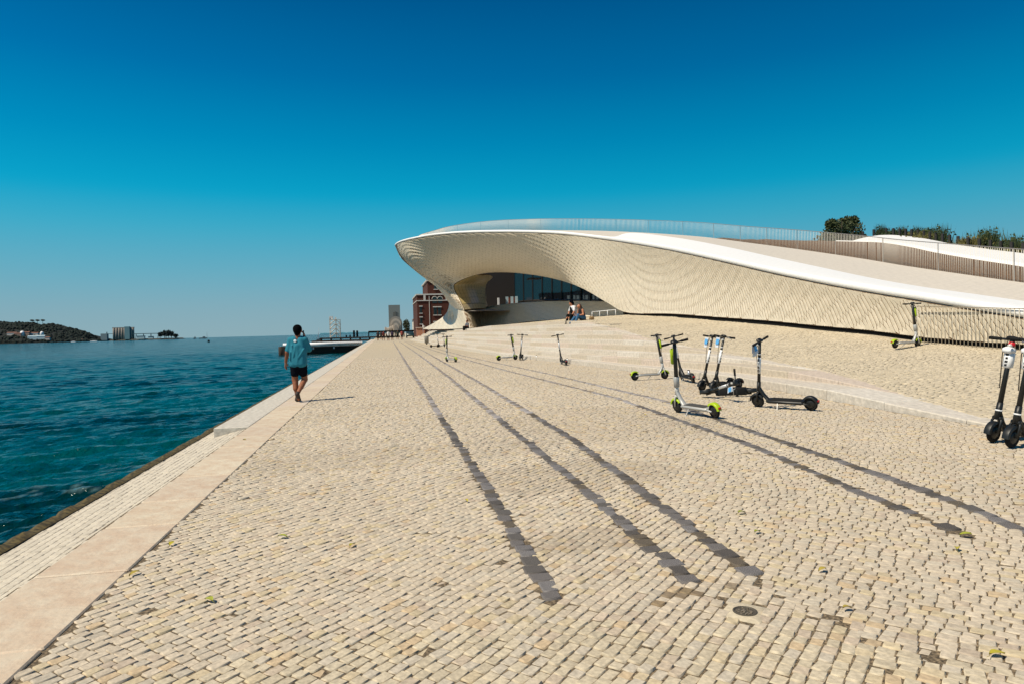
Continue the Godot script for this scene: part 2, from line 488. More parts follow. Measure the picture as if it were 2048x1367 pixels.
func stone_tint(x: float, z: float) -> Color:
	var v = 1.0 + rng.randfn() * 0.05 + 0.08 * blot.get_noise_2d(x * 18.0, z * 18.0)
	var c = Color(0.635, 0.54, 0.41)
	var k = rng.randf()
	if k < 0.035:
		c = Color(0.62, 0.475, 0.30)
	elif k < 0.15:
		c = Color(0.64, 0.53, 0.35)
	elif k < 0.30:
		c = Color(0.60, 0.525, 0.41)
	elif k < 0.36:
		c = Color(0.58, 0.475, 0.36)
	# old stains soaked into the stone
	for s in [[1.50, -3.30, 0.085, 0.035, 0.75], [1.32, -3.22, 0.045, 0.03, 0.6], [1.78, -3.32, 0.035, 0.025, 0.6], [1.25, -4.3, 0.35, 0.2, 0.22], [1.7, -6.2, 0.8, 0.5, 0.18], [3.2, -9.5, 1.2, 1.4, 0.12], [0.2, -8.0, 1.5, 0.5, 0.1]]:
		var d = Vector2((x - s[0]) / s[2], (z - s[1]) / s[3]).length()
		if d < 1.3 + 0.4 * grain.get_noise_2d(x * 20.0, z * 20.0):
			c = c.lerp(Color(0.16, 0.10, 0.04), s[4])
	return Color(c.r * v, c.g * v, c.b * v)

func promenade():
	var root := base("promenade")
	struct(root)
	# bed of sand under the stones, then plain paving where the stones are too far to tell apart
	var st := tool(true)
	var xs = [-2.2, -1.0, 0.0, 1.5, 3.0, 6.0, 9.0, 16.0, 40.0]
	for i in xs.size() - 1:
		for z in [[4.0, -40.0, -0.008], [-70.0, -340.0, -0.001]]:
			if z[2] > -0.005:
				continue
			quad(st, Vector3(xs[i], flat_y(xs[i]) + z[2], z[0]), Vector3(xs[i], flat_y(xs[i]) + z[2], z[1]), Vector3(xs[i + 1], flat_y(xs[i + 1]) + z[2], z[1]), Vector3(xs[i + 1], flat_y(xs[i + 1]) + z[2], z[0]))
	part("sand_bed", st, M.bed, root)
	st = tool(true)
	for i in xs.size() - 1:
		quad(st, Vector3(xs[i], flat_y(xs[i]), -40), Vector3(xs[i], flat_y(xs[i]), -1200), Vector3(xs[i + 1], flat_y(xs[i + 1]), -1200), Vector3(xs[i + 1], flat_y(xs[i + 1]), -40))
	part("distant_paving", st, M.far_paving, root)
	# cobbles in courses laid at 45 degrees
	var xf = []
	var tints = []
	var dist = []
	var row_w = 0.063
	# courses laid at 45 degrees, turned a quarter beyond the third granite band
	for field in 2:
		var u := Vector2(0.70711, -0.70711) if field == 0 else Vector2(-0.70711, -0.70711)
		var v := Vector2(0.70711, 0.70711) if field == 0 else Vector2(0.70711, -0.70711)
		for i in (range(int(-31.0 / row_w), int(8.5 / row_w)) if field == 0 else range(0, int(38.0 / row_w))):
			var a = i * row_w
			var b = maxf(-2.3 - a, a + 2.7) - rng.randf() * 0.08
			var b_max = minf(7.0 - a, a + 57.0)
			if field == 1:
				# x = .7071 (a - b), z = -.7071 (a + b)
				b = maxf(a - 19.1, 2.8 - a) - rng.randf() * 0.08
				b_max = minf(a - 0.8, 57.0 - a)
			while b < b_max:
				var len = rng.randf_range(0.058, 0.094)
				var bb = b + len * 0.5
				b += len
				var wob = 0.030 * sin(bb * 1.5 + a * 0.8) + 0.010 * sin(bb * 4.3 + a)
				var p = u * bb + v * (a + wob)
				if p.y > -2.0 or p.y < -40.0 or p.x < -1.60:
					continue
				var edge = xb(p.y) - 0.03
				if p.y > -7.4:
					edge = 13.4
				if p.x > edge or on_rail(p.x, p.y) or Vector2(p.x - 1.68, p.y + 3.01).length() < 0.10:
					continue
				var y = rise(p.x, p.y) if p.y > -7.6 else flat_y(p.x)
				var pos = Vector3(p.x, y, p.y)
				if not in_view(pos, 1.15):
					continue
				var split = pw(RAILS[2], p.y) + (0.25 * grain.get_noise_1d(p.y * 6.0) if p.y > -3.4 else 0.0)
				if (p.x < split) != (field == 0):
					continue
				var yaw = PI * (0.75 if field == 0 else 1.25) + rng.randfn() * 0.05 + 0.045 * cos(bb * 1.5 + a * 0.8)
				var flip = PI * (rng.randi() % 2)
				var bs = Basis(Vector3.UP, yaw + flip) * Basis(Vector3.RIGHT, rng.randfn() * 0.022) * Basis(Vector3.BACK, rng.randfn() * 0.022)
				var gap = rng.randf_range(0.0, 0.002) if rng.randf() < 0.55 else rng.randf_range(0.004, 0.0085)
				var gap2 = rng.randf_range(0.0, 0.0035)
				bs = bs * Basis.from_scale(Vector3(row_w - gap, 0.08, len - gap2))
				pos.y += rng.randfn() * 0.0022
				xf.append(Transform3D(bs, pos))
				tints.append(stone_tint(p.x, p.y))
				var dd = pos.distance_to(EYE)
				dist.append(dd)
	# the 300 that show largest are pieces of their own
	var order = range(xf.size())
	var near = []
	for i in order:
		if dist[i] < 3.9 and in_view(xf[i].origin, 1.0):
			near.append(i)
	near.sort_custom(func(p, q): return dist[p] < dist[q])
	near = near.slice(0, 300)
	var own = {}
	var shapes = [sett_mesh(1), sett_mesh(2), sett_mesh(3), sett_mesh(4), sett_mesh(5), sett_mesh(6)]
	for i in near:
		own[i] = true
		var c: Color = tints[i]
		var best = 0
		for k in 8:
			var tk = M.tones[k].albedo_color.srgb_to_linear()
			var tb = M.tones[best].albedo_color.srgb_to_linear()
			if absf(tk.r - c.r) + absf(tk.b - c.b) < absf(tb.r - c.r) + absf(tb.b - c.b):
				best = k
		var o := mesh_node("paving_stone", shapes[rng.randi() % 6], M.tones[best], root)
		o.transform = xf[i]
	for half in 3:
		var xs2 = []
		var ts2 = []
		for i in xf.size():
			if i % 3 == half and not own.has(i):
				xs2.append(xf[i])
				ts2.append(tints[i])
		copies("paving_stones", shapes[half], M.stone, xs2, ts2, root)
	print("cobbles ", xf.size())
	# five bands of dark granite setts, where rails once ran
	for r in RAILS.size():
		var strip = base("granite_band", Vector3.ZERO, 0, root)
		var far_x = []
		var far_c = []
		var z = RAILS[r][-1][0]
		var count = 0
		while z > -104.0:
			var step_len = rng.randf_range(0.10, 0.17) * (1.0 if z > -30.0 else 2.0)
			var zc = z - step_len * 0.5
			var x = pw(RAILS[r], zc)
			var dx = pw(RAILS[r], zc - 0.3) - pw(RAILS[r], zc + 0.3)
			var yaw = -atan2(dx, 0.6) + rng.randfn() * 0.03
			var bs = Basis(Vector3.UP, yaw + rng.randfn() * 0.03) * Basis(Vector3.RIGHT, rng.randfn() * 0.02) * Basis.from_scale(Vector3(0.108 + rng.randfn() * 0.013, 0.10, step_len - 0.006 - rng.randf() * 0.008))
			var tr = Transform3D(bs, Vector3(x + rng.randfn() * 0.009, flat_y(x) + 0.006 + rng.randfn() * 0.0015, zc))
			z -= step_len
			var g = rng.randi() % 6
			if r == 3 and zc > -4.6 and rng.randf() < 0.45:
				continue
			if count < 55:
				var o := mesh_node("granite_sett", shapes[rng.randi() % 6], M.granite[g], strip)
				o.transform = tr
				count += 1
			else:
				far_x.append(tr)
				far_c.append(M.granite[g].albedo_color.srgb_to_linear() * 1.1)
		copies("granite_setts", shapes[1], M.stone, far_x, far_c, strip)
	# small round iron cover
	st = tool(true)
	bevel_box(st, Vector3(1.68, flat_y(1.68) - 0.030, -3.01), Vector3(0.20, 0.06, 0.20), 0.006, Basis(Vector3.UP, 0.78))
	part("cover_stone", st, M.tones[0], root)
	var cov := base("valve_cover", Vector3(1.68, flat_y(1.68) - 0.001, -3.01), 0.3)
	cov.scale = Vector3(0.85, 1, 0.85)
	tag(cov, "small round cast iron cover set flush in the pale cobbles", "manhole cover")
	st = tool()
	lathe(st, Vector3.ZERO, Vector3.UP, [[-0.02, 0.068], [0.004, 0.068], [0.006, 0.060], [0.001, 0.056], [0.001, 0.05]], 28)
	part("rim", st, mat(col(0.07, 0.06, 0.045), 0.7), cov)
	st = tool()
	for i in 30:
		var a = rng.randf() * TAU
		var rr = sqrt(rng.randf()) * 0.045
		box(st, Vector3(cos(a) * rr, 0.003, sin(a) * rr), Vector3(0.008, 0.004, 0.012), Basis(Vector3.UP, rng.randf() * 3.0))
	part("raised_studs", st, mat(col(0.22, 0.18, 0.13), 0.6, 0.2), cov)

func quay():
	var root := base("quay_edge")
	struct(root)
	var z = 0.6
	while z > -150.0:
		var l = rng.randf_range(0.6, 1.25) if z > -60.0 else 4.0
		var st := tool()
		var yy = flat_y(-1.9) + 0.012 + rng.randfn() * 0.002
		bevel_box(st, Vector3(-1.885, yy - 0.1, z - l * 0.5), Vector3(0.535, 0.2, l - 0.02), 0.008)
		part("coping_slab", st, M.slab[rng.randi() % 4], root)
		z -= l
	# white kerb blocks carry the edge level beyond the bend of the bank
	z = -11.5
	while z > -150.0:
		var l = 2.4 if z > -60.0 else 8.0
		var st := tool()
		bevel_box(st, Vector3(-2.42, flat_y(-1.9) + 0.014 - 0.3, z - l * 0.5), Vector3(0.53, 0.6, l - 0.015), 0.008)
		part("kerb_block", st, M.kerb, root)
		z -= l
	# sloping bank of small pale setts, then the mossy toe and the wall down to the water
	var shapes = [sett_mesh(11), sett_mesh(12)]
	var xf = []
	var tints = []
	var dirv := Vector3(-0.9, -0.22, 0).normalized()
	var up := Vector3(-0.22, 0.9, 0).normalized()
	for i in range(0, 9):
		var zz = 0.0
		while zz > -14.0:
			var l = rng.randf_range(0.09, 0.15)
			var p = Vector3(-2.16, flat_y(-2.16), 0) + dirv * (0.05 + i * 0.104) + Vector3(0, rng.randfn() * 0.002, zz - l * 0.5)
			zz -= l
			if not in_view(p, 1.3):
				continue
			var bs = Basis(dirv * -1.0, up, Vector3.BACK) * Basis(Vector3.UP, rng.randfn() * 0.05) * Basis.from_scale(Vector3(0.102, 0.09, l - 0.005))
			xf.append(Transform3D(bs, p))
			var t = rng.randf_range(0.9, 1.08)
			tints.append(Color(0.65 * t, 0.58 * t, 0.465 * t))
	copies("bank_setts", shapes[0], M.stone, xf, tints, root)
	var st2 := tool(true)
	quad(st2, Vector3(-2.16, -0.125, 4), Vector3(-2.16, -0.125, -150), Vector3(-3.1, -0.36, -150), Vector3(-3.1, -0.36, 4))
	part("bank_bed", st2, M.bed, root)
	st2 = tool(true)
	# the toe: lumpy, weedy, wet
	var rows = []
	zz_rows(rows)
	loft(st2, rows, false)
	part("mossy_toe", st2, M.moss, root)
	st2 = tool()
	quad(st2, Vector3(-3.45, -0.6, 4), Vector3(-3.45, -0.6, -160), Vector3(-3.6, -3.0, -160), Vector3(-3.6, -3.0, 4))
	part("quay_wall", st2, M.quay_wall, root)

func zz_rows(rows: Array):
	var z = 2.0
	while z > -160.0:
		var n1 = grain.get_noise_2d(z * 9.0, 1.0)
		var n2 = grain.get_noise_2d(z * 14.0, 7.0)
		var n3 = grain.get_noise_2d(z * 6.0, 17.0)
		rows.append([Vector3(-3.0, -0.30, z), Vector3(-3.06, -0.27 + 0.03 * n1, z), Vector3(-3.16 + 0.03 * n2, -0.33 + 0.05 * n1, z), Vector3(-3.28 + 0.05 * n3, -0.42 + 0.05 * n2, z), Vector3(-3.44 + 0.06 * n1, -0.56 + 0.05 * n3, z), Vector3(-3.5, -0.9, z), Vector3(-3.62, -1.8, z)])
		z -= 0.09 if z > -25.0 else 1.0

func steps_and_slope():
	var root := base("museum_steps")
	struct(root)
	for k in range(1, 11):
		var z = -6.2
		while z > -112.0:
			var l = (1.7 if z > -40.0 else 4.0) * rng.randf_range(0.8, 1.2)
			var z1 = z - l
			if nst(minf(z, z1)) > k - 1.0:
				var st := tool()
				var pts = []
				for q in [[z - 0.006, 0.0], [z1 + 0.006, 0.0], [z1 + 0.006, 1.25], [z - 0.006, 1.25]]:
					pts.append(Vector3(xb(q[0]) + tread(q[0]) * (k - 1 + q[1]), 0, q[0]))
				var top = []
				var low = []
				var yy = rng.randfn() * 0.004
				for i in 4:
					var zi = pts[i].z
					var hn = nst(zi)
					top.append(pts[i] + Vector3(0.0, yy + RISER * minf(hn, k) if hn > k - 1.0 else rise(pts[i].x, zi) - 0.015, 0))
					low.append(pts[i] + Vector3(0.0, RISER * (k - 1) - 0.06, 0))
				var rim = []
				for i in 4:
					rim.append(top[i] - Vector3(0, 0.018, 0))
				var inner = []
				var cen = (top[0] + top[1] + top[2] + top[3]) * 0.25
				for i in 4:
					inner.append(top[i] + (cen - top[i]).normalized() * 0.02)
				loft(st, [low, rim, inner], true, false)
				quad(st, inner[0], inner[3], inner[2], inner[1])
				part("step_slab", st, M.step[[0, 1, 4, 5][rng.randi() % 4] if k % 2 == 1 else [2, 3, 6, 5, 2][rng.randi() % 5]], root)
			z = z1
	# the cobbled slope behind them
	var slope := base("cobbled_slope")
	struct(slope)
	var stt := tool(true)
	var rows = []
	var zz = -2.0
	while zz > -118.0:
		var r = []
		var x0 = xb(zz) + maxf(nst(zz) * tread(zz) - 0.1, 0.0)
		for j in 13:
			var x = lerpf(x0, 14.9 if zz > -38.0 else 18.0, j / 12.0)
			var yv = rise(x, zz) - 0.014
			r.append(Vector3(x, yv, zz))
		rows.append(r)
		zz -= 1.0
	loft(stt, rows, false)
	part("sand_bed", stt, M.far_paving, slope)
	var xf = []
	var tints = []
	var x = 7.9
	while x < 14.25:
		var z2 = -7.5
		while z2 > -46.0:
			var l = rng.randf_range(0.085, 0.12)
			z2 -= l
			var px = x + 0.16 * asin(sin(z2 * 1.9)) * 0.8
			var d = px - xb(z2)
			if d < nst(z2) * tread(z2) + 0.12 or px > 14.25:
				continue
			var p = Vector3(px, rise(px, z2) + rng.randfn() * 0.004, z2)
			if not in_view(p, 1.1):
				continue
			var e = 0.2
			var nx = (rise(px + e, z2) - rise(px - e, z2)) / (2 * e)
			var nz = (rise(px, z2 + e) - rise(px, z2 - e)) / (2 * e)
			var up = Vector3(-nx, 1, -nz).normalized()
			var sl = cos(z2 * 1.9)
			var fw = Vector3(0.24 * signf(sl), 0, 1).normalized()
			var rt = up.cross(fw).normalized()
			fw = rt.cross(up)
			var bs = Basis(rt, up, fw) * Basis(Vector3.RIGHT, rng.randfn() * 0.05) * Basis(Vector3.BACK, rng.randfn() * 0.05)
			bs = bs * Basis.from_scale(Vector3(0.102, 0.1, l - 0.008))
			xf.append(Transform3D(bs, p))
			var t = 1.0 + rng.randfn() * 0.07
			tints.append(Color(0.62 * t, 0.53 * t, 0.385 * t))
		x += 0.108
	copies("slope_cobbles", sett_mesh(31), M.stone, xf, tints, slope)
	# short steel posts at the foot of the steps
	var k = 0
	for q in [[Vector3(6.55, 0, -29.0), "short steel post at the foot of the steps, between the far scooters"], [Vector3(6.92, 0, -25.3), "short steel post at the foot of the steps, beside the lone black scooter"], [Vector3(7.66, 0, -16.3), "short steel post at the foot of the steps, behind the green scooters"]]:
		var o := base("steel_post", q[0])
		tag(o, q[1], "post", "short steel posts at the steps")
		var s2 := tool(true)
		tube(s2, Vector3.ZERO, Vector3(0, 0.2, 0), 0.03, 0.03, 10)
		part("shaft", s2, M.steel, o)
		s2 = tool(true)
		lathe(s2, Vector3(0, 0.2, 0), Vector3.UP, [[0.0, 0.034], [0.012, 0.034], [0.02, 0.02]], 10)
		part("cap", s2, M.dark, o)

# ------------------------------------------------------------------ the river
func river():
	var m := StandardMaterial3D.new()
	m.albedo_color = col(0.002, 0.05, 0.062)
	m.roughness = 0.1
	m.metallic_specular = 0.3
	m.vertex_color_use_as_albedo = true
	m.albedo_color = Color.WHITE
	var n := FastNoiseLite.new()
	n.seed = 77
	n.frequency = 0.02
	n.fractal_octaves = 5
	var nt := NoiseTexture2D.new()
	nt.width = 1024
	nt.height = 1024
	nt.seamless = true
	nt.noise = n
	nt.as_normal_map = true
	nt.bump_strength = 9.0
	m.normal_enabled = true
	m.normal_texture = nt
	m.normal_scale = 1.4
	m.uv1_triplanar = true
	m.uv1_world_triplanar = true
	m.uv1_scale = Vector3(0.22, 0.22, 0.22)
	var st := tool(true)
	var wave := FastNoiseLite.new()
	wave.seed = 31
	wave.frequency = 0.30
	wave.fractal_octaves = 4
	# fan of rows that widen with distance, so that near waves have shape
	var verts = PackedVector3Array()
	var cols = PackedColorArray()
	var idx = PackedInt32Array()
	var nr = 800
	var nc = 300
	var dist = 3.0
	for i in nr:
		dist *= 1.0066 if dist < 130.0 else (1.012 if dist < 500.0 else 1.03)
		var d = dist if i < nr - 1 else 16000.0
		for j in nc:
			var a = lerpf(-1.85, 0.02, j / float(nc - 1))
			var x = -3.2 + sin(a) * d if j < nc - 1 else -3.3
			var z = -cos(a) * d + 3.0
			var u = 0.9 * x - 0.42 * z
			var v = -0.42 * x - 0.9 * z
			var n0 = wave.get_noise_2d(u * 0.15, v * 0.5 + 500.0)
			var n1 = wave.get_noise_2d(u * 0.55, v * 1.8 + 6.0 * n0)
			var n2 = wave.get_noise_2d(u * 1.9 + 40.0, v * 5.2)
			var n3 = wave.get_noise_2d(u * 4.5, v * 12.0 + 90.0)
			var y = (0.10 * n0 + 0.13 * n1 + 0.085 * n2 * clampf(1.6 - d / 300.0, 0, 1) + 0.036 * n3 * clampf(1.5 - d / 120.0, 0, 1)) * clampf(1.0 - d / 900.0, 0.0, 1.0)
			verts.append(Vector3(x, -1.5 + y, z))
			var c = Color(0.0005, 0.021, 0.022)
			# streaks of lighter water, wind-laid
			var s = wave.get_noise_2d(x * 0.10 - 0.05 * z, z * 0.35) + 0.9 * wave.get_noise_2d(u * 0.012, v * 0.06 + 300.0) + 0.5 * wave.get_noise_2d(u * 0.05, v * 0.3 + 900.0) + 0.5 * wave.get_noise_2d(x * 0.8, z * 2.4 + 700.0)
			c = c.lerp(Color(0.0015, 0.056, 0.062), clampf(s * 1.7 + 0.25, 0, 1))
			# flecks of foam along one ruffled line
			var lane = absf(wave.get_noise_2d(u * 0.05 + 11.0, v * 0.09 + 4.0) - 0.06)
			if d < 40.0 and lane < 0.06 and n3 > 0.16 and n2 > 0.06:
				c = c.lerp(Color(0.20, 0.32, 0.34), 0.3)
			cols.append(c)
	for i in nr - 1:
		for j in nc - 1:
			var a = i * nc + j
			idx.append_array([a, a + nc, a + nc + 1, a, a + nc + 1, a + 1])
	var arr = []
	arr.resize(Mesh.ARRAY_MAX)
	arr[Mesh.ARRAY_VERTEX] = verts
	arr[Mesh.ARRAY_COLOR] = cols
	arr[Mesh.ARRAY_INDEX] = idx
	st.create_from_arrays(arr)
	st.generate_normals()
	var o := mesh_node("water", st.commit(), m)
	struct(o)

# ------------------------------------------------------------------ the museum
func tile_field(pos: Callable, ulen: float, vlen: Callable, w: float, l: float, pt: float, slant: float, tilt: Callable) -> Array:
	# elongated six-sided tiles on a surface given by pos(s, d); returns [[corner points (6), inner points (6), normal, centre], ...]
	var out = []
	var pitch = l + pt
	var cnt = int(ulen / w) + 6
	for half in 2:
		for i in range(-6, cnt):
			var s0 = (i + 0.5 * half) * w
			var vl = vlen.call(clampf(s0, 0, ulen))
			var f0 = tilt.call(s0)
			var shift = fposmod(f0, pitch * 2.0)
			var j = -3
			while true:
				var d0 = (j * 2 + half) * pitch + shift
				j += 1
				if d0 - l * 0.5 - pt - w > vl + 1.5:
					break
				var cor = []
				var ok = true
				var lowest = 99.0
				var highest = -99.0
				for q in [[0.0, -l * 0.5 - pt], [0.5, -l * 0.5], [0.5, l * 0.5], [0.0, l * 0.5 + pt], [-0.5, l * 0.5], [-0.5, -l * 0.5]]:
					var d = d0 + q[1] + tilt.call(s0 + q[0] * w) - f0
					var s = s0 + q[0] * w + slant * d
					if s < 0.0 or s > ulen:
						ok = false
						break
					var dc = clampf(d, 0.01, vlen.call(s) - 0.02)
					lowest = minf(lowest, dc)
					highest = maxf(highest, dc)
					cor.append(pos.call(s, dc))
				if ok and highest - lowest > 0.06:
					out.append(cor)
	return out

func tile_shape(st: SurfaceTool, cor: Array, outward: Vector3, gap: float, tip: float, proud: float, lift: float, at := Vector3.ZERO):
	var c = Vector3.ZERO
	for p in cor:
		c += p
	c /= 6.0
	var ew = (cor[1] + cor[2] - cor[4] - cor[5]).normalized()
	var el = (cor[3] - cor[0]).normalized()
	gap = minf(gap, (cor[1] + cor[2] - cor[4] - cor[5]).length() * 0.16)
	var top = []
	var low = []
	for i in 6:
		var v = cor[i] - c
		var q = c + v - ew * [0.0, 0.5, 0.5, 0.0, -0.5, -0.5][i] * gap - el * [-0.5, -0.5, 0.5, 0.5, 0.5, -0.5][i] * tip - at
		# the lower end of each tile stands out a little
		var k = lift if i in [0, 1, 5] else 0.0
		top.append(q + outward * (proud + k))
		low.append(q - outward * 0.004)
	for i in 6:
		var j = (i + 1) % 6
		quad(st, low[i], low[j], top[j], top[i])
	for i in range(1, 5):
		tri(st, top[0], top[i], top[i + 1])

var G := []
var GL := []
var GU := []
var SLEN := 0.0

func facade_grid(n_u: int, n_v: int):
	# sample the wall: columns evenly spaced along a middle line, rows evenly along each column
	var n = NET.size()
	var fine = []
	for i in (n - 1) * 20 + 1:
		var t = i / 20.0
		var row = []
		for k in 5:
			var line = []
			for s in n:
				line.append(NET[s][k])
			row.append(curve(line, t))
		fine.append(row)
	var acc = [0.0]
	for i in range(1, fine.size()):
		var d = maxf(fine[i][1].distance_to(fine[i - 1][1]), fine[i][3].distance_to(fine[i - 1][3]))
		acc.append(acc[-1] + d)
	SLEN = acc[-1]
	var k2 = 0
	for i in n_u:
		var s = SLEN * i / (n_u - 1)
		while k2 < acc.size() - 2 and acc[k2 + 1] < s:
			k2 += 1
		var f = clampf((s - acc[k2]) / maxf(acc[k2 + 1] - acc[k2], 1e-6), 0, 1)
		var ctl = []
		for k in 5:
			ctl.append(fine[k2][k].lerp(fine[k2 + 1][k], f))
		GU.append((k2 + f) / 20.0)
		var pts = []
		for j in 49:
			pts.append(curve(ctl, j / 12.0))
		var cl = [0.0]
		for j in range(1, 49):
			cl.append(cl[-1] + pts[j].distance_to(pts[j - 1]))
		var col_ = []
		var kk = 0
		for j in n_v:
			var dl = cl[-1] * j / (n_v - 1)
			while kk < 47 and cl[kk + 1] < dl:
				kk += 1
			col_.append(pts[kk].lerp(pts[kk + 1], clampf((dl - cl[kk]) / maxf(cl[kk + 1] - cl[kk], 1e-6), 0, 1)))
		G.append(col_)
		GL.append(cl[-1])

func wall_len(s: float) -> float:
	var f = clampf(s / SLEN, 0, 1) * (G.size() - 1)
	var i = mini(int(f), G.size() - 2)
	return lerpf(GL[i], GL[i + 1], f - i)

func wall_pos(s: float, d: float) -> Vector3:
	# d metres up from the lower edge
	var f = clampf(s / SLEN, 0, 1) * (G.size() - 1)
	var i = mini(int(f), G.size() - 2)
	var nv = G[0].size()
	var g = (1.0 - clampf(d / wall_len(s), 0, 1)) * (nv - 1)
	var j = mini(int(g), nv - 2)
	var a = G[i][j].lerp(G[i][j + 1], g - j)
	var b = G[i + 1][j].lerp(G[i + 1][j + 1], g - j)
	return a.lerp(b, f - i)

func tile_out(cor: Array) -> Vector3:
	return (cor[1] - cor[5] + cor[2] - cor[4]).cross(cor[0] - cor[3]).normalized()

func museum():
	var root := base("museum", Vector3(14.3, 0, -38))
	tag(root, "low curving white museum clad in cream tiles with a sweeping roof", "museum")
	var off = root.position
	M.tile = mat(col(0.77, 0.675, 0.535), 0.35)
	M.tile.albedo_texture = noise_tex(41, 0.03, Color(0.86, 0.86, 0.84), Color(1, 1, 1), 256, 4)
	M.tile.uv1_triplanar = true
	M.tile.uv1_world_triplanar = true
	M.tile.uv1_scale = Vector3.ONE * 0.35
	M.joint = mat(col(0.14, 0.09, 0.05), 0.9)
	M.roof_white = rocky(mat(col(0.86, 0.855, 0.84), 0.55), 0.4, 0.95, 43, false)
	M.roof_walk = rocky(mat(col(0.67, 0.61, 0.525), 0.8), 0.5, 0.86, 45, false)
	facade_grid(300, 26)
	# wall backing
	var st := tool(true)
	var rows = []
	for i in G.size():
		var r = []
		for p in G[i]:
			r.append(p - off)
		rows.append(r)
	loft(st, rows, false)
	var facade := part("facade", st, M.joint, root)
	# the tiles grow from the low end towards the canopy
	var grow = func(s: float) -> float:
		return 1.0 + 0.6 * smoothstep(26.0, 50.0, s)
	var warp = [0.0]
	while warp[-1] < SLEN:
		warp.append(warp[-1] + 0.1 * grow.call(warp[-1]))
	var unwarp = func(q: float) -> float:
		var i = clampi(int(q * 10.0), 0, warp.size() - 2)
		return lerpf(warp[i], warp[i + 1], q * 10.0 - i)
	var wpos = func(q: float, d: float) -> Vector3:
		var s = unwarp.call(q)
		return wall_pos(s, d * grow.call(s))
	var wlen = func(q: float) -> float:
		var s = unwarp.call(q)
		return wall_len(s) / grow.call(s)
	var cors = tile_field(wpos, (warp.size() - 2) * 0.1, wlen, 0.19, 0.34, 0.13, 0.75, func(q: float) -> float: return -0.5 * q if q < 20.0 else -10.0 - 0.5 * (q - 20.0) + 0.0344 * pow(clampf(q - 20.0, 0, 16), 2) + 1.1 * maxf(q - 36.0, 0.0))
	var keyed = []
	for cor in cors:
		var c = (cor[0] + cor[3]) * 0.5
		keyed.append([c.distance_to(EYE) if in_view(c, 1.0) else 999.0, cor])
	keyed.sort_custom(func(a, b): return a[0] < b[0])
	var rest := tool()
	for i in keyed.size():
		var cor = keyed[i][1]
		var o = tile_out(cor)
		if i < 300:
			var c = (cor[0] + cor[3]) * 0.5
			st = tool()
			tile_shape(st, cor, o, 0.030, 0.024, 0.009, 0.002 * rng.randf(), c)
			var t := part("wall_tile", st, M.tile, facade)
			t.position = c - off
		else:
			var far = clampf((keyed[i][0] - 26.0) / 24.0, 0, 1) if keyed[i][0] < 900.0 else 1.0
			tile_shape(rest, cor, o, lerpf(0.030, 0.060, far), lerpf(0.024, 0.050, far), lerpf(0.009, 0.012, far), clampf((keyed[i][0] - 40.0) / 18.0, 0, 1) * 0.025 + 0.004 * rng.randf(), off)
	stuff(part("wall_tiles", rest, M.tile, facade))
	print("tiles ", keyed.size())
	# low wall under the mouth, running on from the foot of the canopy
	st = tool(true)
	var lg = []
	var nl = LOW.size()
	for i in (nl - 1) * 10 + 1:
		var t = i / 10.0
		var ctl = []
		for k in 3:
			var line = []
			for s in nl:
				line.append(LOW[s][k])
			ctl.append(curve(line, t))
		var r = []
		for j in 13:
			r.append(curve(ctl, j / 6.0) - off)
		lg.append(r)
	loft(st, lg, false)
	var lower := part("lower_lip", st, M.joint, root)
	# its tiles
	var acc = [0.0]
	for i in range(1, lg.size()):
		acc.append(acc[-1] + maxf(lg[i][3].distance_to(lg[i - 1][3]), lg[i][9].distance_to(lg[i - 1][9])))
	var llen = acc[-1]
	var lpos = func(s: float, d: float) -> Vector3:
		var i = clampi(acc.bsearch(s) - 1, 0, acc.size() - 2)
		var f = clampf((s - acc[i]) / maxf(acc[i + 1] - acc[i], 1e-6), 0, 1)
		var la = lg[i][0].distance_to(lg[i][12])
		var g = (1.0 - clampf(d / la, 0, 1)) * 12.0
		var j = mini(int(g), 11)
		return lg[i][j].lerp(lg[i][j + 1], g - j).lerp(lg[i + 1][j].lerp(lg[i + 1][j + 1], g - j), f)
	var lvl = func(s: float) -> float:
		var i = clampi(acc.bsearch(s) - 1, 0, acc.size() - 2)
		return lg[i][0].distance_to(lg[i][12])
	var lc = tile_field(lpos, llen, lvl, 0.36, 0.6, 0.2, 0.3, func(q: float) -> float: return -0.3 * q)
	st = tool()
	for cor in lc:
		tile_shape(st, cor, -tile_out(cor), 0.03, 0.02, 0.012, 0.008)
	stuff(part("wall_tiles", st, M.tile, lower))
	# near-black sheet behind the wall foot, the shade of the gap in its colour
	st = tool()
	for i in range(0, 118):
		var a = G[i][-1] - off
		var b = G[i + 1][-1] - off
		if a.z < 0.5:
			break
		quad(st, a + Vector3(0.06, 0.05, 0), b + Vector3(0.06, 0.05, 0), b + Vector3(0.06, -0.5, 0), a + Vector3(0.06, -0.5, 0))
	part("shadow_gap", st, M.dark, root)
	# roof lip, white band, walk
	var n = NET.size()
	var lip = []
	var band = []
	for i in (n - 1) * 8 + 1:
		var t = i / 8.0
		var l0 = []
		for s in n:
			l0.append(NET[s][0])
		lip.append(curve(l0, t) - off)
		band.append(curve(BAND, t) - off)
	st = tool(true)
	var prof = []
	for i in lip.size():
		var inn = band[i] - lip[i]
		inn.y = 0
		inn = inn.normalized()
		var L = lip[i]
		var rim = L + inn * 0.10 + Vector3(0, 0.25, 0)
		prof.append([L + inn * 0.30 + Vector3(0, -0.14, 0), L + inn * 0.12 + Vector3(0, 0.02, 0), L - inn * 0.02 + Vector3(0, 0.035, 0), L - inn * 0.07 + Vector3(0, 0.07, 0), L - inn * 0.08 + Vector3(0, 0.14, 0), L - inn * 0.04 + Vector3(0, 0.205, 0), L + inn * 0.02 + Vector3(0, 0.235, 0), rim, rim.lerp(band[i], 0.35), rim.lerp(band[i], 0.7), band[i]])
	loft(st, prof, false)
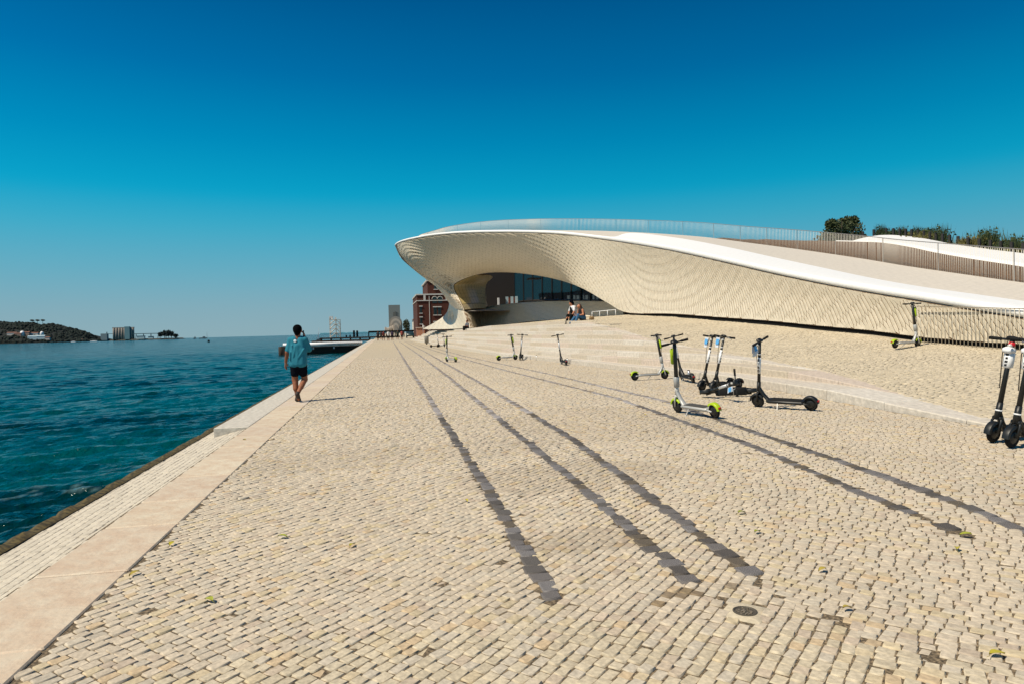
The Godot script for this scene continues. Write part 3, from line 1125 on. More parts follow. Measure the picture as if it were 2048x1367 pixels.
	part("roof_edge", st, M.roof_white, root)
	# walk from the band to the railing
	var rail = RAIL
	var rn = rail.size()
	st = tool(true)
	var wk = []
	for i in band.size():
		var t = i / float(band.size() - 1)
		# the railing is listed from far to near, the band from near to far
		var rr = curve(rail, (1.0 - clampf(t * 1.25 - 0.06, 0, 1)) * (rn - 1)) - off - Vector3(0, 1.1, 0)
		var row = []
		for j in 7:
			row.append(band[i].lerp(rr, j / 6.0) + Vector3(0, -0.012 if j == 0 else 0.0, 0))
		wk.append(row)
	loft(st, wk, false)
	part("roof_walk", st, M.roof_walk, root)
	mouth(root, off)
	near_railing()

func mouth(root: Node3D, off: Vector3):
	# the entrance recess: floor, inner cheek, soffit, glazed wall with mullions
	var dark_in = mat(col(0.018, 0.014, 0.012), 0.8)
	var soffit = mat(col(0.78, 0.75, 0.70), 0.6)
	var cheek_m = mat(col(0.66, 0.52, 0.25), 0.3)  # gold of the bounced sunlight is put into the tile colour
	# sampled lower edge of the canopy from the right end of the arch to the foot
	var edge = []
	for i in G.size():
		if GU[i] >= 10.0 and GU[i] <= NARCH - 1.0:
			edge.append(G[i][-1])
	edge.append(NET[NARCH - 1][4])
	# soffit: from the arch edge back to a deeper line
	var st := tool(true)
	var rows = []
	var stc := tool(true)
	var crow = []
	for i in edge.size():
		var p: Vector3 = edge[i]
		var t = i / float(edge.size() - 1)
		var back = Vector3(lerpf(21.0, 16.5, t), 0, lerpf(-48.0, -92.0, t))
		back.y = p.y + 0.7
		if p.z < -73.0:
			var q = Vector3(13.2, 0, -88.0)
			q.y = p.y - 0.0
			var r = []
			for j in 7:
				var f = j / 6.0
				r.append(p.lerp(q, f) + Vector3(1.2, 0.3, 0.0) * sin(f * PI) - off)
			crow.append(r)
		var r2 = []
		for j in 5:
			r2.append(p.lerp(back, j / 4.0) + Vector3(0, 0.5 * sin(j / 4.0 * PI), 0) - off)
		if p.z > -76.5 and (i < edge.size() - 1) and p.y > 2.3:
			if crow.size() < 3:
				rows.append(r2)
	loft(st, rows, false)
	part("soffit", st, soffit, root)
	loft(stc, crow, false)
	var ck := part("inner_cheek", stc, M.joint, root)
	# tiles on the cheek
	var stt := tool()
	var nr = crow.size()
	if nr > 2:
		for i in range(0, nr - 2, 2):
			for j in 6:
				var sub = 3
				for s in sub:
					var f0 = (j + s / float(sub))
					var f1 = (j + (s + 1) / float(sub))
					var a = crow[i][j].lerp(crow[i][j + 1], s / float(sub))
					var b = crow[i + 2][j].lerp(crow[i + 2][j + 1], s / float(sub))
					var c = crow[i][j].lerp(crow[i][j + 1], (s + 1) / float(sub))
					var d = crow[i + 2][j].lerp(crow[i + 2][j + 1], (s + 1) / float(sub))
					var nn = (c - a).cross(b - a).normalized()
					if nn.z < 0:
						nn = -nn
					var m0 = (a + b + c + d) * 0.25
					var o = []
					for q in [a, b, d, c]:
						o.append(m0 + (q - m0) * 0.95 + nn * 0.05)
					quad(stt, o[0], o[1], o[2], o[3])
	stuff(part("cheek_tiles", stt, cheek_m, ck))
	# floor
	st = tool()
	var fl = []
	for i in range(5, LOW.size()):
		fl.append([LOW[i][0] - off + Vector3(0, -0.02, 0), Vector3(26, LOW[i][0].y - 0.02, minf(LOW[i][0].z - 6.0, -46.0)) - off])
	loft(st, fl, false)
	part("platform", st, mat(col(0.35, 0.33, 0.3), 0.7), root)
	# back and far walls
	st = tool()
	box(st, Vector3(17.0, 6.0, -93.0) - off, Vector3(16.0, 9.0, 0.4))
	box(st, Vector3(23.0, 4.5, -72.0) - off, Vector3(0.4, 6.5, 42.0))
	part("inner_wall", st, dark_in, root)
	# glazing
	var glass := mat(col(0.006, 0.040, 0.065), 0.04)  # blue of the reflected sky and water is put into the pane colour
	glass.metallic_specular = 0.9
	var frame_m = mat(col(0.012, 0.012, 0.013), 0.5)
	var wall := base("glazed_wall", Vector3.ZERO, 0, root)
	var np = 13
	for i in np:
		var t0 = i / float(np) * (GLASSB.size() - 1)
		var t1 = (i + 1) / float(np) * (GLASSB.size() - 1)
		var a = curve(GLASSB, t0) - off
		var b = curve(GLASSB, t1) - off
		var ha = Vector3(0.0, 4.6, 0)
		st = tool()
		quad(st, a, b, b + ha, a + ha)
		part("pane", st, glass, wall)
		st = tool()
		var out = (b - a).cross(Vector3.UP).normalized() * 0.05
		box(st, a + ha * 0.5, Vector3(0.22, 4.6, 0.28), Basis.looking_at((b - a).normalized(), Vector3.UP))
		part("mullion", st, frame_m, wall)
	for y in [0.05, 4.55]:
		st = tool()
		var bpts = []
		for i in 25:
			bpts.append(curve(GLASSB, i / 24.0 * (GLASSB.size() - 1)) - off + Vector3(0, y, 0))
		pipe(st, bpts, 0.12, 4)
		part("rail_beam", st, frame_m, wall)
	# bright doorway at the far end of the recess and a brick pier beside it
	st = tool()
	box(st, Vector3(15.3, 4.6, -90.0) - off, Vector3(0.22, 2.0, 0.3))
	box(st, Vector3(14.5, 4.1, -90.0) - off, Vector3(1.38, 0.15, 0.2))
	part("white_post", st, M.white, root)
	st = tool()
	box(st, Vector3(17.2, 4.6, -90.0) - off, Vector3(1.0, 2.0, 0.4))
	part("brick_pier", st, mat(col(0.16, 0.05, 0.03), 0.9), root)
	st = tool()
	for q in [Vector3(15.13, 4.93, -82.71), Vector3(15.74, 4.94, -82.59), Vector3(16.28, 4.96, -82.49)]:
		st = tool()
		box(st, q - off, Vector3(0.32, 0.9, 0.1))
		part("door_pane", st, mat(col(0.40, 0.52, 0.58), 0.3), root)
	# square recess in the soffit, built as a box with its shade in the colour
	st = tool()
	box(st, Vector3(16.2, 6.75, -72.0) - off, Vector3(1.3, 0.12, 1.6))
	part("soffit_recess", st, frame_m, root)
	# thin white handrail on the slope before the recess
	var hr := base("handrail", Vector3(13.3, 2.0, -44.0))
	tag(hr, "thin white handrail beside the seated couple, before the dark recess", "handrail")
	var pts = []
	var p0: Vector3 = Vector3(13.44, 2.36, -42.77)
	var p1: Vector3 = Vector3(14.28, 2.42, -40.58)
	var bar := tool(true)
	tube(bar, p0 - hr.position, p1 - hr.position, 0.022, 0.022, 6)
	part("rail", bar, M.white, hr)
	for k in 4:
		var pk = p0.lerp(p1, k / 3.0)
		bar = tool(true)
		tube(bar, pk - hr.position, Vector3(pk.x, rise(pk.x, pk.z) - 0.03, pk.z) - hr.position, 0.02, 0.02, 6)
		part("post", bar, M.white, hr)

func near_railing():
	# vertical rods before the low end of the wall
	var o := base("picket_railing", Vector3(14.0, 0.6, -14.0))
	tag(o, "pale vertical rod railing before the low end of the tiled wall", "railing")
	var m = mat(col(0.52, 0.47, 0.38), 0.5)
	var z = -16.0
	var st := tool(true)
	while z < -5.0:
		var x = 14.13
		var top = 1.70 - (z + 16.0) * 0.055
		var yb = rise(x, z)
		st = tool(true)
		tube(st, Vector3(x, yb - 0.02, z) - o.position, Vector3(x, top, z) - o.position, 0.009, 0.009, 5)
		part("rod", st, m, o)
		z += 0.115
	st = tool()
	var a = Vector3(14.13, 1.70, -16.0) - o.position
	var b = Vector3(14.13, 1.70 - 11.0 * 0.055, -5.0) - o.position
	box(st, (a + b) * 0.5, Vector3(0.022, 0.02, a.distance_to(b)), Basis.looking_at((b - a).normalized(), Vector3.UP))
	part("top_rail", st, mat(col(0.30, 0.25, 0.18), 0.5), o)

# ------------------------------------------------------------------ the park on the roof
func roof_park():
	var rn = RAIL.size()
	# railing of pale rods
	var o := base("roof_railing", Vector3(20, 6, -40))
	tag(o, "long curved railing of pale rods along the museum roof", "railing")
	var rod_m = mat(col(0.62, 0.58, 0.51), 0.45)
	var line = []
	for i in (rn - 1) * 40 + 1:
		line.append(curve(RAIL, i / 40.0))
	line.reverse()
	var acc = 0.0
	var made = 0
	var rest := tool(true)
	var next = 0.0
	var post_next = 0.0
	for i in range(1, line.size()):
		acc += line[i].distance_to(line[i - 1])
		if acc >= next:
			next += 0.105
			var p = line[i] - o.position
			var b = p - Vector3(0.0, 1.12, 0)
			if made < 300:
				var st := tool(true)
				tube(st, b, p, 0.010, 0.010, 4)
				part("rod", st, rod_m, o)
			else:
				tube(rest, b, p, 0.017, 0.017, 4)
			made += 1
		if acc >= post_next:
			post_next += 4.2
			var p = line[i] - o.position
			var st := tool()
			box(st, p - Vector3(0, 0.56, 0), Vector3(0.028, 1.14, 0.028))
			part("post", st, mat(col(0.42, 0.38, 0.33), 0.5), o)
	stuff(part("rods", rest, rod_m, o))
	var st2 := tool(true)
	var pts = []
	for i in range(0, line.size(), 5):
		pts.append(line[i] - o.position + Vector3(0, 0.02, 0))
	pipe(st2, pts, 0.018, 6)
	part("top_rail", st2, mat(col(0.20, 0.19, 0.18), 0.5), o)
	# bark-covered bank behind the railing
	st2 = tool(true)
	var rows = []
	for i in 81:
		var t = i / 80.0
		var a = curve(RAIL, lerpf(10.3, rn - 1.0, t)) - Vector3(0, 1.12, 0)
		var b = curve(BROWN, t * (BROWN.size() - 1))
		var r = []
		for j in 9:
			var p = a.lerp(b, j / 8.0)
			p.y += 0.14 * grain.get_noise_2d(p.x * 2.0, p.z * 2.0) * (1.0 if j in range(1, 8) else 0.0)
			r.append(p)
		rows.append(r)
	loft(st2, rows, false)
	var bank := part("bark_bank", st2, rocky(mat(col(0.28, 0.16, 0.08), 0.95), 0.8, 0.45, 51))
	struct(bank)
	# second white ramp above it
	st2 = tool(true)
	rows = []
	for i in 61:
		var t = i / 60.0
		var a = curve(BROWN, lerpf(1.4, BROWN.size() - 1.0, t)) + Vector3(0, 0.05, 0)
		var b = curve(RAMP, t * (RAMP.size() - 1))
		var r = []
		for j in 6:
			r.append(a.lerp(b, j / 5.0))
		r.push_front(a - Vector3(0, 0.5, 0))
		rows.append(r)
	loft(st2, rows, false)
	var ramp := part("upper_ramp", st2, M.roof_white)
	struct(ramp)
	# soil behind
	st2 = tool(true)
	rows = []
	for i in 41:
		var b = curve(RAMP, i / 40.0 * (RAMP.size() - 1))
		rows.append([b - Vector3(0, 0.03, 0), b + Vector3(4, -0.1, -3), b + Vector3(22, -2.2, -18), b + Vector3(60, -7, -40)])
	loft(st2, rows, false)
	var soil := part("roof_garden_soil", st2, rocky(mat(col(0.10, 0.085, 0.04), 0.95), 0.5, 0.4, 53))
	struct(soil)
	# dark timber posts along the ramp's upper edge
	var f := base("post_fence", Vector3(42, 8, -50))
	tag(f, "row of dark square timber posts along the upper white ramp", "fence")
	var wood = mat(col(0.012, 0.010, 0.009), 0.8)
	var ln = 0.0
	var last = curve(RAMP, 0.0)
	var nx = 0.0
	for i in range(1, 1401):
		var p = curve(RAMP, i / 1400.0 * (RAMP.size() - 1))
		ln += p.distance_to(last)
		last = p
		if ln >= nx:
			nx += 1.25
			var s := tool()
			bevel_box(s, p + Vector3(0.15, 0.28, -0.1) - f.position, Vector3(0.17, 0.66, 0.17), 0.02, Basis(Vector3.UP, 0.4))
			part("post", s, wood, f)
	# tall grasses and shrubs behind the posts
	var leaf1 = mat(col(0.055, 0.075, 0.012), 0.8)
	leaf1.backlight = Color(0.20, 0.24, 0.06)
	var leaf2 = mat(col(0.028, 0.045, 0.010), 0.8)
	leaf2.backlight = Color(0.12, 0.18, 0.05)
	var leaf3 = mat(col(0.115, 0.10, 0.022), 0.8)
	leaf3.backlight = Color(0.25, 0.22, 0.08)
	var kinds = [["tall feathery grass clump", leaf1, 1.55], ["dark bushy shrub", leaf2, 1.1], ["yellowish dry grass clump", leaf3, 1.15], ["tall dark reed clump", leaf2, 1.95]]
	var protos = []
	for kd in kinds:
		var g := base("grass_clump", Vector3(0, -50, 0))
		var s := tool()
		for i in (300 if kd[2] < 1.8 else 150):
			var bx = Vector3(rng.randfn() * (0.42 if kd[2] < 1.8 else 0.2), 0, rng.randfn() * (0.42 if kd[2] < 1.8 else 0.2))
			var hgt = kd[2] * rng.randf_range(0.45, 1.0)
			var lean = Vector3(rng.randfn() * 0.16 + 0.10, 1, rng.randfn() * 0.16).normalized()
			var side = Vector3(rng.randfn(), 0, rng.randfn()).normalized() * 0.035
			tri(s, bx - side, bx + lean * hgt, bx + side)
			if rng.randf() < (0.8 if kd[0].begins_with("dark") else 0.25):
				leaves(s, bx + lean * hgt * rng.randf_range(0.4, 0.95), Vector3(0.12, 0.22, 0.12), 3, 0.15)
		part("blades", s, kd[1], g)
		protos.append(g)
	var places = []
	for i in 36:
		places.append(curve(RAMP, lerpf(1.6, RAMP.size() - 1.0, (i + rng.randf() * 0.6) / 36.0)) + Vector3(1.0 + rng.randf() * 2.2, -0.25, -0.8 - rng.randf() * 1.6))
	var nth = ["first", "second", "third", "fourth", "fifth", "sixth", "seventh", "eighth", "ninth", "tenth", "eleventh", "twelfth", "thirteenth", "fourteenth", "fifteenth", "sixteenth"]
	var seen = [0, 0, 0, 0]
	for i in places.size():
		var k = [0, 1, 2, 0, 3, 2, 1, 0, 2, 3][rng.randi() % 10]
		var c = protos[k]
		if seen[k] > 0:
			c = protos[k].duplicate()
			put(c, "grass_clump")
		c.position = places[i]
		c.rotation.y = rng.randf() * TAU
		c.scale = Vector3.ONE * rng.randf_range(0.75, 1.1)
		tag(c, "%s behind the dark roof posts, %s of its kind from the left" % [kinds[k][0], nth[seen[k]]], "plant", "%ss behind the roof posts" % kinds[k][0])
		seen[k] += 1
	# the round tree
	var tr := base("broadleaf_tree", Vector3(66.25, 12.71, -89.48) + Vector3(0, -4.1, 0))
	tag(tr, "dark round broadleaf tree rising behind the roof railing", "tree")
	st2 = tool(true)
	tube(st2, Vector3.ZERO, Vector3(0.1, 3.6, 0), 0.28, 0.16, 8)
	for i in 6:
		var a = i * 1.05
		tube(st2, Vector3(0.1, 2.6 + i * 0.15, 0), Vector3(cos(a) * 2.0, 5.2 + (i % 3) * 0.6, sin(a) * 2.0), 0.11, 0.03, 6)
	part("trunk", st2, mat(col(0.05, 0.035, 0.025), 0.9), tr)
	st2 = tool()
	for q in [[-1.9, 4.0, 0.3, 1.35], [-0.7, 5.6, 0.2, 1.25], [0.3, 4.4, -0.5, 1.7], [1.6, 5.5, 0.0, 1.35], [2.2, 4.0, 0.3, 1.1], [-2.4, 3.0, -0.3, 1.0], [0.9, 6.4, -0.2, 0.9], [-1.2, 6.3, 0.1, 0.65], [0.2, 3.2, 0.5, 1.3], [1.7, 6.75, 0.1, 0.5]]:
		leaves(st2, Vector3(q[0], q[1], q[2]), Vector3.ONE * q[3], 560, 0.30)
	var lm = mat(col(0.040, 0.052, 0.012), 0.7)
	lm.backlight = Color(0.12, 0.14, 0.03)
	part("crown", st2, lm, tr)
	tr.scale = Vector3(1.25, 1.1, 1.25)

# ------------------------------------------------------------------ quay and buildings far down the promenade
func far_quay():
	var wood = mat(col(0.028, 0.018, 0.012), 0.9)
	var grey = mat(col(0.30, 0.30, 0.29), 0.7)
	var st := tool()
	# near floating jetty with a white tube
	var j := base("floating_jetty", Vector3(-9.0, -1.5, -106.0))
	tag(j, "low dark floating jetty with a thick white tube along it", "jetty")
	box(st, Vector3(0, 0.3, -2), Vector3(11.5, 1.5, 4.0))
	part("hull", st, wood, j)
	st = tool(true)
	tube(st, Vector3(-5.6, 1.42, 0.2), Vector3(5.9, 1.42, 0.2), 0.27, 0.27, 14)
	part("white_tube", st, mat(col(0.78, 0.78, 0.80), 0.4), j)
	for k in 3:
		st = tool()
		bevel_box(st, Vector3(-4.3 + k * 3.0, 0.82, 0.12), Vector3(0.2, 0.3, 0.2), 0.03)
		part("white_lamp", st, M.white, j)
	for k in 2:
		st = tool(true)
		tube(st, Vector3(-6.0, -1, -0.3 - k * 2.5), Vector3(-6.0, 1.2, -0.3 - k * 2.5), 0.35, 0.35, 8)
		part("pile", st, wood, j)
	# further jetty on piles
	var d := base("timber_jetty", Vector3(-6.0, -1.5, -190.0))
	tag(d, "dark timber jetty on piles beyond the white tube", "jetty")
	st = tool()
	box(st, Vector3(0, 1.75, 0), Vector3(21, 0.35, 8))
	part("deck", st, wood, d)
	st = tool()
	box(st, Vector3(-1.0, 1.05, 2.5), Vector3(23, 0.4, 3))
	part("lower_walkway", st, mat(col(0.07, 0.045, 0.03), 0.9), d)
	for k in 9:
		st = tool(true)
		tube(st, Vector3(-10 + k * 2.5, -1, 3.4), Vector3(-10 + k * 2.5, 1.6, 3.4), 0.25, 0.25, 6)
		part("pile", st, wood, d)
	# pale lattice tower on it
	var t := base("lattice_tower", Vector3(-12.6, 0.42, -190.0))
	tag(t, "pale lattice tower with platforms standing on the far jetty", "tower")
	var tm = mat(col(0.62, 0.56, 0.47), 0.6)
	st = tool()
	for q in [[-1.35, -0.9], [0.2, -0.9], [1.3, -0.9], [-1.35, 0.9], [0.2, 0.9], [1.3, 0.9]]:
		box(st, Vector3(q[0], 2.3 if q[0] > 0.5 else 2.7, q[1]), Vector3(0.15, 4.6 if q[0] > 0.5 else 5.4, 0.15))
	part("upright", st, tm, t)
	for k in 4:
		st = tool()
		box(st, Vector3(0, 1.2 + k * 1.2, 0), Vector3(2.9, 0.14, 2.0))
		part("platform", st, tm, t)
	st = tool()
	for k in 4:
		for z in [-0.95, 0.95]:
			var y = 0.1 + k * 1.2
			tube(st, Vector3(-1.35, y, z), Vector3(0.2, y + 1.1, z), 0.06, 0.06, 4)
			tube(st, Vector3(0.2, y + 1.1, z), Vector3(1.3, y, z), 0.06, 0.06, 4)
	part("bracing", st, tm, t)
	st = tool()
	box(st, Vector3(-1.0, 5.2, 0), Vector3(0.9, 1.0, 1.6))
	part("cabin", st, mat(col(0.7, 0.68, 0.64), 0.6), t)
	# mooring dolphins
	var dl = ["taller left of two dark mooring posts right of the lattice tower", "right of two dark mooring posts, with a small lamp beside it", "short dark bollard just right of the lattice tower", "short dark bollard nearest the paired mooring posts"]
	var dx = [[-10.3 + 2.6, 1.75, 0.28], [-6.85, 1.7, 0.28], [-9.75, 0.55, 0.2], [-8.75, 0.55, 0.2]]
	for k in 4:
		var b := base("mooring_post", Vector3(dx[k][0], 0.42, -190.0))
		tag(b, dl[k], "post", "dark posts on the far jetty")
		st = tool(true)
		lathe(st, Vector3.ZERO, Vector3.UP, [[0.0, dx[k][2]], [dx[k][1] - 0.1, dx[k][2]], [dx[k][1], dx[k][2] * 0.7]], 10)
		part("shaft", st, M.dark, b)
	# stone monument: a tall slab with a stepped curved prow and figures climbing it
	var mo := base("stone_monument", Vector3(19.0, 0, -1100.0))
	tag(mo, "distant tall stone slab monument with a curved prow of figures", "monument")
	var ms = mat(col(0.25, 0.225, 0.195), 0.9)
	var ml = mat(col(0.44, 0.37, 0.30), 0.9)
	st = tool()
	box(st, Vector3(0, 22.5, -12), Vector3(18, 45, 12))
	part("slab", st, mat(col(0.17, 0.18, 0.17), 0.9), mo)
	for k in 5:
		st = tool()
		var ra = []
		for zz in [-6.0 + k * 3.0, -3.2 + k * 3.0]:
			var w = 10.5 - k * 1.9
			var r = [Vector3(w + 1.5, 0, zz)]
			for i in 13:
				var a = PI * i / 12.0
				r.append(Vector3(cos(a) * w + 1.5, sin(a) * (12.0 - k * 1.2) + 15.0 - k * 2.4, zz))
			r.append(Vector3(-w + 1.5, 0, zz))
			ra.append(r)
		loft(st, ra, true, true)
		part("prow", st, ms if k % 2 == 0 else ml, mo)
	st = tool()
	for k in 9:
		var x = -15.0 + k * 1.9
		blob(st, Vector3(x, 5.5 + 0.9 * absf(k - 2.0), 4.0), Vector3(1.3, 3.4, 1.3), 0.25, 6)
	part("figures", st, ml, mo)
	st = tool()
	box(st, Vector3(1.5, 30, -5.8), Vector3(7, 7, 0.6))
	box(st, Vector3(1.5, 29, -5.4), Vector3(2, 11, 0.6))
	part("relief", st, mat(col(0.11, 0.11, 0.10), 0.9), mo)
	brick_hall()
	# small pale house with a gable
	var hs := base("gabled_house", Vector3(9.4, 0, -215.0))
	tag(hs, "small pale house with a sloping brown roof before the brick hall", "house")
	st = tool()
	box(st, Vector3(1.6, 2.6, 0), Vector3(3.2, 5.2, 14))
	part("wall", st, mat(col(0.55, 0.50, 0.44), 0.8), hs)
	st = tool()
	quad(st, Vector3(-0.4, 5.1, 7.3), Vector3(-0.4, 5.1, -7), Vector3(3.6, 7.6, -7), Vector3(3.6, 7.6, 7.3))
	quad(st, Vector3(-0.4, 4.85, 7.3), Vector3(-0.4, 5.1, 7.3), Vector3(3.6, 7.6, 7.3), Vector3(3.6, 7.3, 7.3))
	tri(st, Vector3(0, 5.2, 7.0), Vector3(3.4, 7.3, 7.0), Vector3(3.4, 5.2, 7.0))
	part("roof", st, mat(col(0.20, 0.10, 0.06), 0.9), hs)
	for k in 2:
		st = tool()
		box(st, Vector3(0.7 + k * 1.4, 3.3, 7.03), Vector3(0.55, 1.7, 0.08))
		part("window", st, M.dark, hs)
	# dark tree beside it
	var tr := base("quay_tree", Vector3(7.6, 0, -225.0))
	tag(tr, "small dark tree between the monument and the pale house", "tree")
	st = tool(true)
	tube(st, Vector3.ZERO, Vector3(0, 2.4, 0), 0.2, 0.1, 6)
	part("trunk", st, wood, tr)
	st = tool()
	leaves(st, Vector3(0, 3.6, 0), Vector3(1.2, 1.8, 1.2), 500, 0.4)
	part("crown", st, mat(col(0.03, 0.04, 0.015), 0.8), tr)
	# pale awning and stall with bright goods
	var aw := base("white_awning", Vector3(9.6, 0, -150.0))
	tag(aw, "white sloping canvas awning at the foot of the museum canopy", "awning")
	st = tool()
	quad(st, Vector3(-1.0, 2.9, 1.0), Vector3(-1.0, 2.9, -1.5), Vector3(1.1, 1.0, -1.5), Vector3(1.1, 1.0, 1.0))
	quad(st, Vector3(-1.0, 2.86, 1.0), Vector3(1.1, 0.96, 1.0), Vector3(1.1, 0.96, -1.5), Vector3(-1.0, 2.86, -1.5))
	part("canvas", st, M.white, aw)
	st = tool(true)
	tube(st, Vector3(-1.0, 0, 1.0), Vector3(-1.0, 2.9, 1.0), 0.05, 0.05, 6)
	tube(st, Vector3(1.1, 0, 1.0), Vector3(1.1, 1.0, 1.0), 0.05, 0.05, 6)
	part("pole", st, M.steel, aw)
	var stl := base("kiosk", Vector3(8.2, 0, -152.0))
	tag(stl, "small terracotta kiosk left of the white awning", "kiosk")
	st = tool()
	box(st, Vector3(0, 1.1, 0), Vector3(1.7, 2.2, 1.5))
	part("wall", st, mat(col(0.40, 0.17, 0.10), 0.8), stl)
	st = tool()
	box(st, Vector3(0, 2.28, 0), Vector3(1.95, 0.16, 1.8))
	part("roof", st, mat(col(0.5, 0.42, 0.35), 0.8), stl)
	var cols = [[0.5, 0.5, 0.03], [0.45, 0.12, 0.03], [0.5, 0.30, 0.04], [0.25, 0.4, 0.05]]
	var names = ["yellow", "red", "orange", "green"]
	for k in 4:
		var cr_ := base("crate", Vector3(8.6 + k * 0.62, 0, -145.0 + (k % 2) * 0.7))
		tag(cr_, "%s crate on the paving before the terracotta kiosk" % names[k], "crate", "bright crates at the kiosk")
		st = tool()
		bevel_box(st, Vector3(0, 0.3, 0), Vector3(0.5, 0.6, 0.5), 0.03)
		box(st, Vector3(0, 0.62, 0), Vector3(0.56, 0.05, 0.56))
		part("shell", st, mat(col(cols[k][0], cols[k][1], cols[k][2]), 0.6), cr_)
	# parked dark car
	var car := base("parked_car", Vector3(6.2, 0, -160.0))
	tag(car, "dark parked car before the pale gabled house", "car")
	st = tool(true)
	var pr = [[-2.0, 0.35], [-2.0, 0.85], [-1.5, 0.95], [-0.9, 1.45], [0.6, 1.48], [1.3, 1.0], [2.0, 0.85], [2.05, 0.4]]
	var rr = []
	for x in [-0.85, -0.8, 0.8, 0.85]:
		var r = []
		for p in pr:
			r.append(Vector3(x * (0.85 if p[1] > 1.2 else 1.0), p[1] - (0.06 if absf(x) > 0.82 else 0.0), p[0]))
		rr.append(r)
	loft(st, rr, true, true)
	part("body", st, mat(col(0.01, 0.03, 0.035), 0.3), car)
	st = tool()
	box(st, Vector3(0, 1.2, 1.02), Vector3(1.25, 0.34, 0.05), Basis(Vector3.RIGHT, -0.95))
	part("windscreen", st, mat(col(0.03, 0.05, 0.06), 0.1), car)
	for q in [[-0.78, 1.3], [0.78, 1.3], [-0.78, -1.3], [0.78, -1.3]]:
		st = tool(true)
		tube(st, Vector3(q[0] - 0.1, 0.31, q[1]), Vector3(q[0] + 0.1, 0.31, q[1]), 0.31, 0.31, 12)
		part("wheel", st, M.rubber, car)
	# litter bin at the edge of the steps
	var bin := base("litter_bin", Vector3(4.64, 0.5, -74.43))
	bin.position.y = 0.0
	tag(bin, "grey cylindrical litter bin at the far end of the steps", "bin")
	st = tool(true)
	lathe(st, Vector3(0, 0.12, 0), Vector3.UP, [[0.0, 0.20], [0.0, 0.22], [0.75, 0.24], [0.78, 0.22], [0.7, 0.2]], 14)
	part("drum", st, mat(col(0.20, 0.19, 0.17), 0.5), bin)
	st = tool(true)
	tube(st, Vector3.ZERO, Vector3(0, 0.14, 0), 0.08, 0.08, 8)
	part("foot", st, M.dark, bin)
	# low dark barrier across the far promenade
	var br := base("barrier", Vector3(0.0, 0, -200.0))
	tag(br, "low dark barrier across the far end of the promenade", "barrier")
	st = tool()
	box(st, Vector3(2.5, 1.7, 0), Vector3(13, 0.5, 0.4))
	part("beam", st, M.dark, br)
	for k in 6:
		st = tool()
		box(st, Vector3(-4.0 + k * 2.5, 0.9, 0), Vector3(0.3, 1.8, 0.3))
		part("leg", st, M.dark, br)

func brick_hall():
	var o := base("brick_hall", Vector3(8.9, 0, -178.0))
	tag(o, "tall red brick hall with white trim behind the museum canopy", "building")
	var brick = rocky(mat(col(0.095, 0.022, 0.010), 0.95), 0.9, 0.7, 61)
	var trim = mat(col(0.50, 0.47, 0.43), 0.7)
	var glassm = mat(col(0.02, 0.035, 0.035), 0.15)
	var st := tool()
	box(st, Vector3(11, 5.4, -12), Vector3(22, 10.8, 24))
	part("wall", st, brick, o)
	st = tool()
	box(st, Vector3(14.5, 12.6, -14), Vector3(23, 4.2, 22))
	part("upper_wall", st, brick, o)
	for q in [[10.95, 0.32, 0.25, -0.2, 22.2], [9.35, 0.22, 0.12, -0.1, 22.1]]:
		st = tool()
		box(st, Vector3(11, q[0], -12), Vector3(q[4] + 0.2, q[1], 24.4))
		part("cornice", st, trim, o)
	st = tool()
	box(st, Vector3(14.5, 14.8, -14), Vector3(23.6, 0.4, 22.6))
	part("cornice", st, trim, o)
	for x in [1.95, 3.15, 7.7]:
		st = tool()
		box(st, Vector3(x, 5.3 if x == 3.15 else 10.1, 0.08), Vector3(0.14 if x == 3.15 else 0.55, 10.4 if x == 3.15 else 1.5, 0.2))
		part("pilaster", st, trim, o)
	for q in [[0.95, 7.0, 0.55, 1.6], [0.95, 4.2, 0.55, 1.6], [4.6, 6.6, 0.75, 1.9], [5.75, 6.6, 0.75, 1.9], [4.6, 3.0, 0.75, 1.5], [5.75, 3.0, 0.75, 1.5], [5.2, 13.0, 0.9, 1.0], [7.2, 13.0, 0.9, 1.0]]:
		var zf = 0.0 if q[1] < 11 else -3.0
		var w := base("window", Vector3(q[0], q[1], zf), 0, o)
		st = tool()
		box(st, Vector3(0, 0, 0.02), Vector3(q[2], q[3], 0.06))
		part("pane", st, glassm, w)
		st = tool()
		box(st, Vector3(0, q[3] * 0.5 + 0.14, 0.1), Vector3(q[2] + 0.35, 0.24, 0.22))
		part("lintel", st, trim, w)
		st = tool()
		box(st, Vector3(0, -q[3] * 0.5 - 0.1, 0.1), Vector3(q[2] + 0.3, 0.18, 0.26))
		part("sill", st, trim, w)
		st = tool()
		box(st, Vector3(0, 0, 0.07), Vector3(0.06, q[3], 0.05))
		part("frame", st, M.dark, w)
	for x in [4.55, 5.95]:
		var w := base("arched_window", Vector3(x, 9.5, 0), 0, o)
		st = tool()
		tube(st, Vector3(0, 0.2, 0.0), Vector3(0, 0.2, 0.08), 0.55, 0.55, 16)
		box(st, Vector3(0, -0.3, 0.04), Vector3(1.1, 1.0, 0.08))
		part("pane", st, glassm, w)
		st = tool(true)
		var arc = []
		for i in 11:
			var a = PI * i / 10.0
			arc.append(Vector3(cos(a) * 0.68, 0.2 + sin(a) * 0.68, 0.1))
		pipe(st, arc, 0.08, 6)
		part("arch_trim", st, trim, w)

